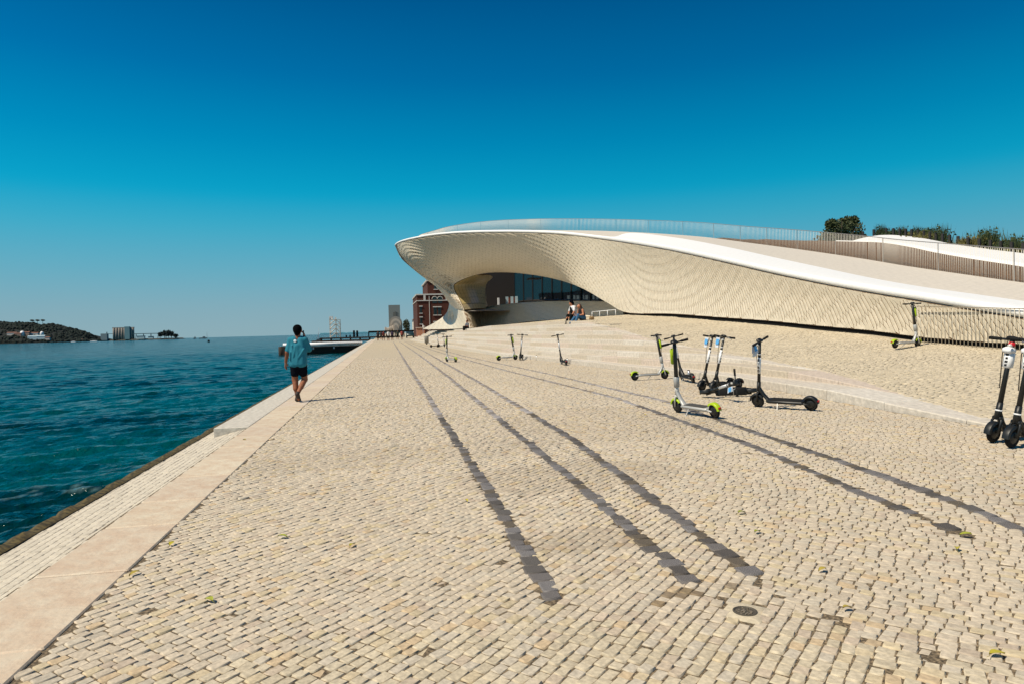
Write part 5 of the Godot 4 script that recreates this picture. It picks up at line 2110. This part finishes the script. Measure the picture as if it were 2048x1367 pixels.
# ------------------------------------------------------------------ people
func body_mesh(bones: Array, cell: float, k: float) -> ArrayMesh:
	# bones: [a, b, ra, rb]; smooth union of tapered capsules, meshed by surface nets
	var lo = Vector3.ONE * 1e9
	var hi = Vector3.ONE * -1e9
	for q in bones:
		var r = maxf(q[2], q[3]) + k + cell * 2
		for p in [q[0], q[1]]:
			lo = lo.min(p - Vector3.ONE * r)
			hi = hi.max(p + Vector3.ONE * r)
	var nx = int((hi.x - lo.x) / cell) + 2
	var ny = int((hi.y - lo.y) / cell) + 2
	var nz = int((hi.z - lo.z) / cell) + 2
	var f = PackedFloat32Array()
	f.resize(nx * ny * nz)
	f.fill(1.0)
	for q in bones:
		var a: Vector3 = q[0]
		var bb: Vector3 = q[1]
		var ra: float = q[2]
		var rb: float = q[3]
		var ab = bb - a
		var l2 = maxf(ab.length_squared(), 1e-9)
		var m = maxf(ra, rb) + k + cell * 1.5
		var b0 = ((a.min(bb) - Vector3.ONE * m) - lo) / cell
		var b1 = ((a.max(bb) + Vector3.ONE * m) - lo) / cell
		for z in range(maxi(int(b0.z), 0), mini(int(b1.z) + 2, nz)):
			for y in range(maxi(int(b0.y), 0), mini(int(b1.y) + 2, ny)):
				for x in range(maxi(int(b0.x), 0), mini(int(b1.x) + 2, nx)):
					var p = lo + Vector3(x, y, z) * cell
					var t = clampf((p - a).dot(ab) / l2, 0.0, 1.0)
					var d = (p - a - ab * t).length() - lerpf(ra, rb, t)
					var i = (z * ny + y) * nx + x
					var e = f[i]
					var h = maxf(k - absf(d - e), 0.0) / k
					f[i] = minf(d, e) - h * h * k * 0.25
	var verts = PackedVector3Array()
	var idx = PackedInt32Array()
	var at = {}
	var sx = 1
	var sy = nx
	var sz = nx * ny
	var corners = [0, sx, sy, sx + sy, sz, sx + sz, sy + sz, sx + sy + sz]
	var edges = [[0, 1], [2, 3], [4, 5], [6, 7], [0, 2], [1, 3], [4, 6], [5, 7], [0, 4], [1, 5], [2, 6], [3, 7]]
	for z in nz - 1:
		for y in ny - 1:
			for x in nx - 1:
				var i = (z * ny + y) * nx + x
				var neg = 0
				for c in corners:
					if f[i + c] < 0:
						neg += 1
				if neg == 0 or neg == 8:
					continue
				var s = Vector3.ZERO
				var n = 0
				for e in edges:
					var v0 = f[i + corners[e[0]]]
					var v1 = f[i + corners[e[1]]]
					if (v0 < 0) != (v1 < 0):
						var t = v0 / (v0 - v1)
						var c0 = Vector3(e[0] & 1, (e[0] >> 1) & 1, e[0] >> 2)
						var c1 = Vector3(e[1] & 1, (e[1] >> 1) & 1, e[1] >> 2)
						s += c0.lerp(c1, t)
						n += 1
				at[i] = verts.size()
				verts.append(lo + (Vector3(x, y, z) + s / n) * cell)
	for i in at:
		for ax in 3:
			var st = [sx, sy, sz][ax]
			var u = [sy, sz, sx][ax]
			var v = [sz, sx, sy][ax]
			var v0 = f[i]
			var v1 = f[i + st] if i + st < f.size() else 1.0
			if (v0 < 0) == (v1 < 0):
				continue
			if not (at.has(i - u) and at.has(i - v) and at.has(i - u - v)):
				continue
			var a = at[i]
			var b = at[i - u]
			var c = at[i - u - v]
			var d = at[i - v]
			if v0 < 0:
				idx.append_array([a, c, b, a, d, c])
			else:
				idx.append_array([a, b, c, a, c, d])
	var arr = []
	arr.resize(Mesh.ARRAY_MAX)
	arr[Mesh.ARRAY_VERTEX] = verts
	arr[Mesh.ARRAY_INDEX] = idx
	var stl := SurfaceTool.new()
	stl.begin(Mesh.PRIMITIVE_TRIANGLES)
	stl.create_from_arrays(arr)
	stl.generate_normals()
	return stl.commit()

func chain(bones: Array, pts: Array, radii: Array):
	for i in pts.size() - 1:
		bones.append([pts[i], pts[i + 1], radii[i], radii[i + 1]])

func hand_bones(wrist: Vector3, dir: Vector3, side: Vector3, curl: float) -> Array:
	# palm, four unequal fingers and a thumb
	var out = []
	var d = dir.normalized()
	var s = (side - d * side.dot(d)).normalized()
	var pn = d.cross(s).normalized()
	for q in [-0.026, -0.009, 0.009, 0.026]:
		out.append([wrist + s * q * 0.5, wrist + d * 0.085 + s * q, 0.015, 0.013])
	var ln = [0.060, 0.074, 0.078, 0.066]
	var qs = [-0.030, -0.010, 0.010, 0.030]
	for i in 4:
		var a = wrist + d * 0.088 + s * qs[i]
		var d1 = (d + pn * curl * 0.5 + s * qs[i] * 2.0).normalized()
		var b = a + d1 * ln[i] * 0.55
		var d2 = (d + pn * curl * 1.6).normalized()
		out.append([a, b, 0.0095, 0.009])
		out.append([b, b + d2 * ln[i] * 0.5, 0.009, 0.0075])
	var t0 = wrist + d * 0.03 + s * 0.028
	var t1 = t0 + (d * 0.7 + s * 0.6 + pn * 0.3).normalized() * 0.045
	out.append([t0, t1, 0.013, 0.011])
	out.append([t1, t1 + (d + pn * 0.3).normalized() * 0.034, 0.011, 0.009])
	return out

func head_bones(c: Vector3, face: Vector3, upv := Vector3.UP) -> Array:
	var r = face.cross(upv).normalized()
	var out = [[c + upv * 0.03 - face * 0.02, c + upv * 0.03 + face * 0.012, 0.088, 0.082], [c - upv * 0.03 + face * 0.02, c - upv * 0.075 + face * 0.045, 0.068, 0.045]]
	out.append([c + upv * 0.005 + face * 0.088, c - upv * 0.028 + face * 0.106, 0.010, 0.014])
	for s in [-1.0, 1.0]:
		out.append([c + r * s * 0.085 + upv * 0.02, c + r * s * 0.085 - upv * 0.03, 0.016, 0.012])
		out.append([c + r * s * 0.034 + upv * 0.028 + face * 0.078, c + r * s * 0.02 + upv * 0.03 + face * 0.084, 0.011, 0.011])
	out.append([c - upv * 0.058 + face * 0.08 - r * 0.02, c - upv * 0.058 + face * 0.08 + r * 0.02, 0.010, 0.010])
	return out

func people():
	var skin = mat(col(0.25, 0.085, 0.035), 0.65)
	skin.subsurf_scatter_enabled = true
	skin.subsurf_scatter_strength = 0.1
	var tan_skin = mat(col(0.42, 0.17, 0.085), 0.6)
	var hair = mat(col(0.004, 0.004, 0.005), 1.0)
	hair.metallic_specular = 0.1
	# --- the man walking away along the kerb
	var man := base("person", Vector3(-1.83, flat_y(-1.9) + 0.014, -15.5), -0.12)
	tag(man, "person in a blue T-shirt and black shorts walking away along the kerb", "person")
	var f = Vector3.FORWARD
	var b = []
	b.append_array(head_bones(Vector3(0.0, 1.535, -0.02), Vector3(0.12, -0.05, -1).normalized()))
	chain(b, [Vector3(0, 1.36, 0.0), Vector3(0, 1.47, -0.01)], [0.06, 0.055])
	chain(b, [Vector3(-0.065, 1.28, -0.015), Vector3(-0.07, 0.98, -0.01)], [0.07, 0.085])
	chain(b, [Vector3(0.065, 1.28, -0.015), Vector3(0.07, 0.98, -0.01)], [0.07, 0.085])
	chain(b, [Vector3(-0.15, 1.33, 0), Vector3(-0.225, 1.08, 0.03), Vector3(-0.275, 0.86, -0.02)], [0.048, 0.044, 0.030])
	chain(b, [Vector3(0.15, 1.33, 0), Vector3(0.22, 1.12, -0.10), Vector3(0.135, 1.38, -0.11)], [0.048, 0.045, 0.032])
	# left leg carries, right leg swings through with its heel up
	chain(b, [Vector3(-0.09, 0.86, 0), Vector3(-0.095, 0.46, -0.05), Vector3(-0.045, 0.08, 0.0)], [0.098, 0.062, 0.038])
	chain(b, [Vector3(-0.085, 0.40, -0.02), Vector3(-0.075, 0.28, 0.0)], [0.05, 0.058])
	chain(b, [Vector3(0.09, 0.86, 0), Vector3(0.10, 0.47, -0.10), Vector3(0.015, 0.19, 0.20)], [0.098, 0.062, 0.038])
	chain(b, [Vector3(0.085, 0.42, -0.04), Vector3(0.06, 0.33, 0.06)], [0.05, 0.056])
	b.append([Vector3(-0.045, 0.06, 0.0), Vector3(-0.045, 0.03, -0.12), 0.035, 0.025])
	b.append([Vector3(0.015, 0.17, 0.21), Vector3(0.02, 0.05, 0.16), 0.033, 0.025])
	man.add_child(Node3D.new()) if false else null
	mesh_node("body", body_mesh(b, 0.0125, 0.025), skin, man)
	var hb = hand_bones(Vector3(-0.275, 0.865, -0.02), Vector3(-0.08, -1, -0.10), Vector3(0.2, 0, -1), 0.35)
	mesh_node("left_hand", body_mesh(hb, 0.005, 0.008), mat(col(0.30, 0.13, 0.075), 0.6), man)
	hb = hand_bones(Vector3(0.135, 1.375, -0.11), Vector3(-0.25, 1, 0.05), Vector3(0, 0.1, -1), 0.4)
	mesh_node("right_hand", body_mesh(hb, 0.005, 0.008), skin, man)
	var st := tool(true)
	bevel_box(st, Vector3(0.105, 1.47, -0.10), Vector3(0.012, 0.14, 0.07), 0.004)
	part("phone", st, M.black, man)
	# cropped hair
	var h = [[Vector3(0, 1.575, -0.01), Vector3(0, 1.575, 0.012), 0.094, 0.094], [Vector3(0, 1.52, 0.03), Vector3(0, 1.49, 0.03), 0.078, 0.066]]
	mesh_node("hair", body_mesh(h, 0.011, 0.03), hair, man)
	# loose T-shirt with sleeves
	var s = []
	for x in [-1.0, 1.0]:
		chain(s, [Vector3(x * 0.075, 1.325, 0.0), Vector3(x * 0.083, 1.10, 0.005), Vector3(x * 0.076, 0.83, 0.015)], [0.090, 0.108, 0.112])
		chain(s, [Vector3(x * 0.05, 1.36, 0.0), Vector3(x * 0.145, 1.335, 0)], [0.055, 0.066])
	s.append([Vector3(0, 1.2, 0.025), Vector3(0, 0.83, 0.03), 0.10, 0.105])
	chain(s, [Vector3(-0.155, 1.335, 0), Vector3(-0.205, 1.12, 0.02)], [0.066, 0.068])
	chain(s, [Vector3(0.155, 1.335, 0), Vector3(0.212, 1.13, -0.088)], [0.066, 0.070])
	# creases that pull from the left shoulder to the hem
	for q in [[-0.10, 1.22, 0.02, 0.98], [-0.03, 1.2, 0.03, 1.02], [-0.14, 1.08, -0.06, 0.9], [0.02, 1.05, 0.10, 0.88], [0.16, 1.15, 0.12, 0.95]]:
		s.append([Vector3(q[0], q[1], 0.112), Vector3(q[2] - 0.09, q[3], 0.124), 0.014, 0.010])
	mesh_node("t_shirt", body_mesh(s, 0.0125, 0.022), mat(col(0.010, 0.17, 0.24), 0.9), man)
	st = tool(true)
	lathe(st, Vector3(-0.035, 1.315, 0.086), Vector3(0, 0.25, 1).normalized(), [[-0.01, 0.032], [0.014, 0.032], [0.016, 0.028]], 16)
	part("round_print", st, mat(col(0.55, 0.65, 0.68), 0.8), man)
	s = []
	for x in [-1.0, 1.0]:
		chain(s, [Vector3(x * 0.08, 0.90, 0.01), Vector3(x * 0.085, 0.62, -0.02 if x < 0 else -0.04)], [0.105, 0.094])
	s.append([Vector3(0, 0.86, 0.03), Vector3(0, 0.80, 0.03), 0.10, 0.09])
	mesh_node("shorts", body_mesh(s, 0.0125, 0.02), mat(col(0.006, 0.007, 0.011), 1.0), man)
	man.get_node("shorts").material_override.metallic_specular = 0.1
	mesh_node("shoe", body_mesh([[Vector3(-0.045, 0.045, 0.04), Vector3(-0.05, 0.035, -0.17), 0.046, 0.036], [Vector3(-0.045, 0.08, 0.02), Vector3(-0.045, 0.05, -0.04), 0.044, 0.04]], 0.009, 0.02), mat(col(0.03, 0.02, 0.016), 0.8), man)
	mesh_node("shoe", body_mesh([[Vector3(0.012, 0.175, 0.245), Vector3(0.022, 0.045, 0.10), 0.044, 0.036], [Vector3(0.012, 0.20, 0.215), Vector3(0.015, 0.12, 0.19), 0.042, 0.04]], 0.009, 0.02), mat(col(0.03, 0.02, 0.016), 0.8), man)
	couple(tan_skin, hair)
	far_people(skin, hair)

func couple(tan_skin: Material, hair: Material):
	# a woman sitting on the steps, facing the river, bent forward
	var seat = Vector3(10.42, rise(10.42, -34.85) + 0.02, -34.85)
	var w := base("person", seat)
	tag(w, "person with long brown hair in blue jeans sitting on the steps", "person")
	var f = Vector3(-0.94, 0, 0.34).normalized()
	var r = f.cross(Vector3.UP).normalized()
	var P = func(fw: float, up: float, rt: float) -> Vector3:
		return f * fw + Vector3.UP * up + r * rt
	var b = []
	b.append_array(head_bones(P.call(0.20, 0.70, 0.02), (f - Vector3.UP * 0.7 + r * 0.2).normalized(), (Vector3.UP + f * 0.7).normalized()))
	chain(b, [P.call(0.0, 0.10, 0.0), P.call(0.06, 0.36, 0.0), P.call(0.11, 0.50, 0.0), P.call(0.17, 0.64, 0.01)], [0.13, 0.10, 0.095, 0.05])
	for s in [-1.0, 1.0]:
		chain(b, [P.call(0.11, 0.52, s * 0.17), P.call(0.13, 0.28, s * 0.24), P.call(0.36, 0.23, s * 0.13)], [0.06, 0.045, 0.032])
	mesh_node("body", body_mesh(b, 0.016, 0.03), tan_skin, w)
	for s in [-1.0, 1.0]:
		mesh_node("hand", body_mesh(hand_bones(P.call(0.35, 0.23, s * 0.13), f + r * (-s) * 0.4, Vector3.UP, 0.5), 0.006, 0.009), tan_skin, w)
	var j = []
	chain(j, [P.call(-0.02, 0.12, 0.08), P.call(0.36, 0.20, 0.12), P.call(0.72, -0.16, 0.12)], [0.13, 0.085, 0.055])
	chain(j, [P.call(-0.02, 0.12, -0.08), P.call(0.36, 0.24, -0.10), P.call(0.55, -0.14, -0.10)], [0.13, 0.085, 0.055])
	mesh_node("jeans", body_mesh(j, 0.016, 0.03), mat(col(0.025, 0.10, 0.20), 0.85), w)
	j = []
	chain(j, [P.call(-0.02, 0.08, 0.0), P.call(0.04, 0.34, 0.0), P.call(0.09, 0.50, 0.0)], [0.175, 0.155, 0.15])
	mesh_node("dark_top", body_mesh(j, 0.016, 0.03), mat(col(0.014, 0.010, 0.010), 0.85), w)
	j = [[P.call(0.16, 0.74, 0.02), P.call(0.02, 0.52, 0.06), 0.105, 0.09], [P.call(0.02, 0.52, 0.06), P.call(-0.03, 0.36, 0.08), 0.09, 0.05], [P.call(0.10, 0.60, 0.11), P.call(0.05, 0.42, 0.14), 0.05, 0.03]]
	mesh_node("hair", body_mesh(j, 0.014, 0.03), mat(col(0.055, 0.020, 0.010), 0.6), w)
	for q in [[0.72, -0.16, 0.12], [0.55, -0.14, -0.10]]:
		mesh_node("shoe", body_mesh([[P.call(q[0], q[1] - 0.06, q[2]), P.call(q[0] + 0.16, q[1] - 0.10, q[2]), 0.045, 0.035]], 0.012, 0.02), mat(col(0.10, 0.035, 0.02), 0.8), w)
	# a man beside her, leaning in so that their heads touch
	var m := base("person", Vector3(10.2, rise(10.2, -35.45) + 0.03, -35.45))
	tag(m, "person in a white shirt with black hair leaning on the long-haired sitter", "person")
	b = []
	b.append_array(head_bones(P.call(0.22, 0.86, 0.05), (f - Vector3.UP * 0.8 + r * 0.5).normalized(), (Vector3.UP + f * 0.6).normalized()))
	chain(b, [P.call(0.0, 0.12, 0.0), P.call(0.10, 0.42, 0.0), P.call(0.16, 0.60, 0.0), P.call(0.20, 0.78, 0.03)], [0.16, 0.15, 0.13, 0.06])
	for s in [-1.0, 1.0]:
		chain(b, [P.call(0.16, 0.64, s * 0.19), P.call(0.26, 0.36, s * 0.22), P.call(0.42, 0.16, s * 0.10)], [0.06, 0.047, 0.033])
	mesh_node("body", body_mesh(b, 0.016, 0.03), tan_skin, m)
	for s in [-1.0, 1.0]:
		mesh_node("hand", body_mesh(hand_bones(P.call(0.41, 0.16, s * 0.10), f - Vector3.UP * 0.6, r, 0.4), 0.006, 0.009), tan_skin, m)
	j = []
	chain(j, [P.call(-0.01, 0.10, 0.0), P.call(0.09, 0.42, 0.0), P.call(0.15, 0.62, 0.0)], [0.165, 0.165, 0.15])
	for s in [-1.0, 1.0]:
		chain(j, [P.call(0.15, 0.66, s * 0.16), P.call(0.22, 0.48, s * 0.215)], [0.08, 0.066])
	mesh_node("white_shirt", body_mesh(j, 0.016, 0.03), mat(col(0.62, 0.62, 0.62), 0.85), m)
	j = []
	chain(j, [P.call(0.02, 0.12, 0.02), P.call(0.13, 0.44, 0.02), P.call(0.19, 0.60, 0.02)], [0.165, 0.158, 0.13])
	mesh_node("dark_vest", body_mesh(j, 0.016, 0.03), M.dark, m)
	j = []
	chain(j, [P.call(-0.02, 0.12, 0.08), P.call(0.38, 0.22, 0.14), P.call(0.50, -0.18, 0.14)], [0.13, 0.085, 0.055])
	chain(j, [P.call(-0.02, 0.12, -0.08), P.call(0.38, 0.22, -0.14), P.call(0.48, -0.18, -0.14)], [0.13, 0.085, 0.055])
	mesh_node("trousers", body_mesh(j, 0.016, 0.03), M.dark, m)
	mesh_node("hair", body_mesh([[P.call(0.20, 0.92, 0.04), P.call(0.16, 0.86, 0.03), 0.115, 0.105]], 0.014, 0.03), hair, m)
	for q in [[0.50, -0.20, 0.14], [0.48, -0.20, -0.14]]:
		mesh_node("shoe", body_mesh([[P.call(q[0], q[1] - 0.04, q[2]), P.call(q[0] + 0.16, q[1] - 0.07, q[2]), 0.045, 0.035]], 0.012, 0.02), M.dark, m)
	# small bag beside them
	var bag := base("shoulder_bag", Vector3(10.85, rise(10.85, -34.6), -34.6), 0.4)
	tag(bag, "small tan bag lying on the stone beside the seated couple", "bag")
	var st := tool(true)
	bevel_box(st, Vector3(0, 0.09, 0), Vector3(0.30, 0.18, 0.14), 0.04)
	part("pouch", st, mat(col(0.30, 0.19, 0.09), 0.8), bag)
	st = tool(true)
	pipe(st, [Vector3(-0.12, 0.17, 0), Vector3(-0.05, 0.25, 0.02), Vector3(0.06, 0.25, 0.03), Vector3(0.12, 0.17, 0)], 0.012, 6)
	part("strap", st, mat(col(0.10, 0.05, 0.03), 0.8), bag)

func far_people(skin: Material, hair: Material):
	# one sitting at the foot of the canopy
	var p := base("person", Vector3(8.5, 1.52, -69.3))
	tag(p, "person in dark clothes sitting on the top step by the canopy foot", "person")
	var f = Vector3(-0.8, 0, 0.6)
	var r = f.cross(Vector3.UP)
	var b = head_bones(Vector3(0, 0.78, 0) + f * 0.05, f)
	chain(b, [Vector3(0, 0.1, 0), Vector3(0, 0.5, 0), f * 0.03 + Vector3(0, 0.7, 0)], [0.16, 0.15, 0.06])
	for s in [-1.0, 1.0]:
		chain(b, [Vector3(0, 0.54, 0) + r * s * 0.17, f * 0.08 + Vector3(0, 0.3, 0) + r * s * 0.22, f * 0.32 + Vector3(0, 0.3, 0) + r * s * 0.1], [0.06, 0.045, 0.035])
		chain(b, [Vector3(0, 0.12, 0) + r * s * 0.08, f * 0.42 + Vector3(0, 0.22, 0) + r * s * 0.1, f * 0.5 + Vector3(0, -0.2, 0) + r * s * 0.1], [0.12, 0.08, 0.05])
	mesh_node("body", body_mesh(b, 0.02, 0.03), skin, p)
	var j = []
	chain(j, [Vector3(0, 0.1, 0), Vector3(0, 0.5, 0)], [0.18, 0.17])
	for s in [-1.0, 1.0]:
		chain(j, [Vector3(0, 0.54, 0) + r * s * 0.16, f * 0.08 + Vector3(0, 0.3, 0) + r * s * 0.22], [0.085, 0.065])
	mesh_node("grey_top", body_mesh(j, 0.02, 0.03), mat(col(0.10, 0.11, 0.13), 0.85), p)
	j = []
	for s in [-1.0, 1.0]:
		chain(j, [Vector3(0, 0.12, 0) + r * s * 0.08, f * 0.42 + Vector3(0, 0.22, 0) + r * s * 0.1, f * 0.5 + Vector3(0, -0.18, 0) + r * s * 0.1], [0.135, 0.095, 0.065])
	mesh_node("trousers", body_mesh(j, 0.02, 0.03), M.dark, p)
	mesh_node("hair", body_mesh([[Vector3(0, 0.83, 0) + f * 0.03, Vector3(0, 0.80, 0) + f * 0.0, 0.10, 0.10]], 0.02, 0.03), hair, p)
	# walkers far down the promenade
	var proto := base("person", Vector3(0, 0, -125))
	b = head_bones(Vector3(0, 1.62, 0), Vector3.BACK)
	chain(b, [Vector3(0, 1.42, 0), Vector3(0, 1.55, 0)], [0.06, 0.055])
	chain(b, [Vector3(0, 1.35, 0), Vector3(0, 1.0, 0)], [0.15, 0.15])
	for s in [-1.0, 1.0]:
		chain(b, [Vector3(s * 0.18, 1.4, 0), Vector3(s * 0.23, 1.13, 0.02), Vector3(s * 0.22, 0.85, 0.08)], [0.06, 0.045, 0.035])
		chain(b, [Vector3(s * 0.09, 0.9, 0), Vector3(s * 0.1, 0.48, s * 0.12), Vector3(s * 0.1, 0.06, s * 0.2)], [0.10, 0.07, 0.045])
	mesh_node("body", body_mesh(b, 0.03, 0.03), skin, proto)
	j = []
	chain(j, [Vector3(0, 1.36, 0), Vector3(0, 0.95, 0)], [0.185, 0.18])
	for s in [-1.0, 1.0]:
		chain(j, [Vector3(s * 0.18, 1.39, 0), Vector3(s * 0.23, 1.15, 0.02)], [0.085, 0.07])
	mesh_node("top", body_mesh(j, 0.03, 0.03), M.dark, proto)
	j = []
	for s in [-1.0, 1.0]:
		chain(j, [Vector3(s * 0.09, 0.92, 0), Vector3(s * 0.1, 0.5, s * 0.12)], [0.12, 0.09])
	mesh_node("shorts", body_mesh(j, 0.03, 0.03), M.dark, proto)
	mesh_node("hair", body_mesh([[Vector3(0, 1.67, -0.01), Vector3(0, 1.64, -0.03), 0.10, 0.09]], 0.025, 0.03), hair, proto)
	var tops = [mat(col(0.02, 0.02, 0.025), 0.9), mat(col(0.55, 0.55, 0.55), 0.9), mat(col(0.12, 0.02, 0.02), 0.9), mat(col(0.03, 0.02, 0.05), 0.9), mat(col(0.02, 0.03, 0.02), 0.9), mat(col(0.25, 0.05, 0.04), 0.9), mat(col(0.03, 0.03, 0.03), 0.9)]
	var txt = ["person in a black top, leftmost of the far walkers by the kerb", "person in a white top in the middle of the far walkers", "person in a maroon top among the far walkers", "person in a dark purple top among the far walkers", "person in a dark green top among the far walkers", "person in a red top, rightmost of the far walkers", "person in a charcoal top farthest off by the dark barrier"]
	var at = [[-0.9, -128.0], [0.9, -118.0], [0.1, -124.0], [1.6, -121.0], [2.7, -130.0], [3.4, -126.0], [-0.4, -150.0]]
	for k in 7:
		var q = proto
		if k > 0:
			q = proto.duplicate()
			put(q, "person")
		for c in q.get_children():
			if c.name == "top":
				c.material_override = tops[k]
		q.position = Vector3(at[k][0], flat_y(at[k][0]), at[k][1])
		q.rotation.y = [0.0, PI, 0.4, PI, 0.2, PI, 0.0][k]
		tag(q, txt[k], "person", "walkers far down the promenade")

# ------------------------------------------------------------------ fallen leaves and twigs
func litter():
	var spots = [[Vector3(-1.497, -0.09, -5.125), "yellow leaf nearest the coping slabs, left of the others"], [Vector3(-0.74, -0.075, -5.043), "yellow-green leaf right of the leaf by the coping slabs"], [Vector3(-1.545, -0.091, -4.538), "large green leaf at the edge of the coping slabs"], [Vector3(-0.243, -0.065, -4.667), "yellow leaf in the open left of the first granite band"], [Vector3(-0.971, -0.079, -3.94), "small yellow leaf low on the left cobbles"], [Vector3(-1.959, -0.099, -10.113), "yellow leaf on the coping near the kerb block"], [Vector3(0.638, -0.047, -5.574), "yellow leaf close left of the first granite band"], [Vector3(2.505, -0.01, -4.513), "yellow leaf between the middle and right granite bands"], [Vector3(2.336, -0.013, -3.35), "brown and yellow leaf right of the iron cover"], [Vector3(3.275, 0, -3.43), "yellow leaf below the end of the fourth granite band"], [Vector3(3.536, -0, -3.638), "yellow leaf on the end of the fourth granite band"], [Vector3(2.137, -0.017, -2.881), "small pale leaf right of the iron cover"], [Vector3(3.901, 0, -9.854), "yellow leaf between the right granite bands by the green scooter"], [Vector3(2.371, -0.013, -4.072), "small leaf right of the third granite band"], [Vector3(5.167, 0, -7.318), "leaf on the cobbles right of the lone lettered scooter"], [Vector3(2.404, -0.012, -2.329), "small leaf near the lower right corner"]]
	var tones = [mat(col(0.42, 0.36, 0.03), 0.7), mat(col(0.28, 0.30, 0.03), 0.7), mat(col(0.36, 0.28, 0.05), 0.7)]
	for i in spots.size():
		var p: Vector3 = spots[i][0]
		var o := base("fallen_leaf", Vector3(p.x, ground_y(p.x, p.z) + 0.003, p.z), rng.randf() * TAU)
		tag(o, spots[i][1], "leaf", "fallen leaves on the cobbles")
		var st := tool(true)
		var s = rng.randf_range(0.022, 0.034)
		var rows = []
		for k in 6:
			var t = k / 5.0
			var w = sin(t * PI) * s * 0.55 + 0.001
			var y = 0.012 * sin(t * 2.6) + 0.004
			rows.append([Vector3(-w, y + 0.006, (t - 0.5) * s * 2.4), Vector3(0, y, (t - 0.5) * s * 2.4), Vector3(w, y + 0.008, (t - 0.5) * s * 2.4)])
		loft(st, rows, false)
		part("blade", st, tones[i % 3], o)
		st = tool(true)
		pipe(st, [Vector3(0, 0.008, s * 1.1), Vector3(0.004, 0.006, s * 1.7)], 0.0012, 4)
		part("stalk", st, tones[2], o)
